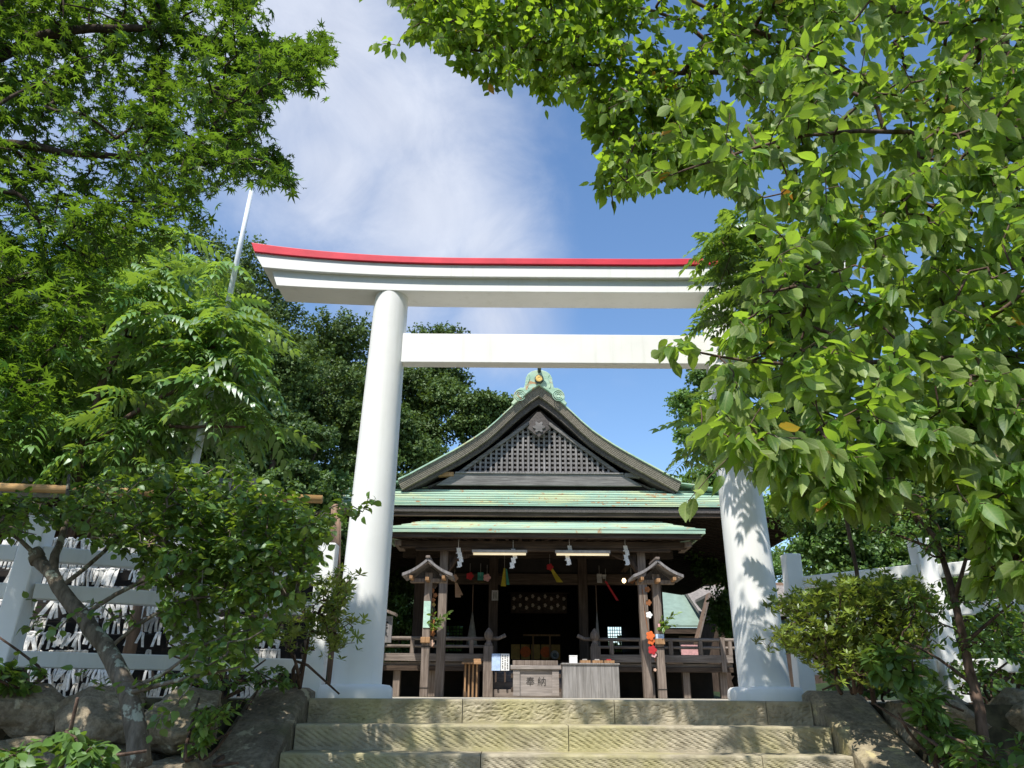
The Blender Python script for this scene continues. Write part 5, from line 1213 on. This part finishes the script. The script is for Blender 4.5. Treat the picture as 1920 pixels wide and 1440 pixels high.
shrub('weed_plant', 'bright toothed weeds along the sunlit stair kerb', at(1780, 1460, 5.1), [(1690, 1300), (1760, 1295), (1810, 1380), (1800, 1440), (1760, 1420)], 4.9, 5.3, 70, .08, 'l_lite', OVAL, 8, None, 4, 'plant')
shrub('weed_plant', 'dark green weeds in the shade below the right boulder wall', at(1830, 1470, 4.7), [(1760, 1380), (1930, 1370), (1960, 1470), (1760, 1480)], 4.5, 4.9, 50, .075, 'l_plum', OVAL, 8, None, 5, 'plant')
shrub('leafy_shrub', 'glossy green shrub at the right edge beneath the fence rails', at(1880, 1350, 6.4), [(1820, 1150), (1950, 1120), (2000, 1300), (1850, 1310), (1760, 1290), (1790, 1210)], 6.0, 6.6, 110, .06, 'l_plum', PLUM, 10, None, 5)
shrub('fern_clump', 'green weeds in the corner between the boulder wall and the dark stair kerb', at(380, 1420, 5.2), [(370, 1330), (455, 1310), (470, 1300), (430, 1345), (385, 1400), (340, 1420)], 4.9, 5.4, 50, .06, 'l_plum', OVAL, 9, None, 4, 'plant')
shrub('broadleaf_plant', 'pale green broad leaves in the bottom left corner', at(90, 1500, 3.9), [(-40, 1390), (120, 1370), (215, 1400), (210, 1460), (-60, 1480)], 3.6, 4.2, 60, .075, 'l_lite', PLUM, 8, None, 5, 'plant')
shrub('broadleaf_plant', 'leafy plant on top of the boulder wall at the left edge', at(40, 1290, 5.6), [(-40, 1235), (60, 1230), (95, 1270), (60, 1300), (-40, 1300)], 5.3, 5.6, 34, .07, 'l_plum', PLUM, 8, None, 4, 'plant')
shrub('ground_plant', 'low leaves behind the boulder wall beneath the left fence', at(420, 1290, 6.2), [(200, 1265), (540, 1250), (560, 1290), (200, 1295)], 5.9, 6.4, 90, .06, 'l_plum', OVAL, 8, None, 8, 'plant')
# slender tree on the right
rt = thing('slender_tree', 'slender tree with a bare brown trunk in front of the right fence', 'tree', tuple(at(1845, 1460, 4.95)))
limbs = [(pts((1850, 1460, 4.95), (1842, 1370, 4.95), (1832, 1290, 5.0), (1806, 1210, 5.05), (1790, 1120, 5.1), (1772, 1040, 5.2), (1740, 985, 5.3), (1700, 950, 5.4)), .036, .012),
         (pts((1790, 1120, 5.1), (1810, 1050, 5.1), (1830, 980, 5.1)), .016, .006), (pts((1772, 1040, 5.2), (1690, 1000, 5.4), (1600, 990, 5.6)), .014, .004), (pts((1806, 1210, 5.05), (1860, 1160, 5.0), (1900, 1130, 5.0)), .014, .005), (pts((1832, 1290, 5.0), (1760, 1230, 5.2), (1690, 1200, 5.3)), .012, .004)]
A = np.vstack([region([(1600, 960), (1700, 920), (1840, 930), (1860, 1000), (1760, 1050), (1640, 1020)], 5.0, 5.9, 130), region([(1700, 1110), (1800, 1090), (1900, 1120), (1880, 1240), (1760, 1230), (1690, 1180)], 4.8, 5.4, 60)])
tubes, tw = grow(limbs, A, .0022, .014, .04, .12); wood_mesh(tubes, 'trunk', M['bark2'], rt, 12, 4)
P, Y, Z = on_twigs(tw, 7, .0, .3, .9, .9); leaves('crown', *OVAL, P, Y, Z, RNG.uniform(.04, .07, len(P)), M['l_plum'], rt)

shrub('ground_plant', 'dark leafy undergrowth beneath the right white fence', at(1650, 1300, 7.2), [(1540, 1235), (1760, 1225), (1770, 1300), (1560, 1305)], 6.9, 8.0, 110, .075, 'l_plum', PLUM, 8, None, 8, 'plant')
shrub('ground_plant', 'bright leafy sprays rising behind the right fence rails at the photo edge', at(1880, 1280, 8.2), [(1790, 1080), (1990, 1060), (2010, 1280), (1800, 1290)], 7.6, 9.0, 130, .09, 'l_plum', PLUM, 9, None, 8, 'plant')
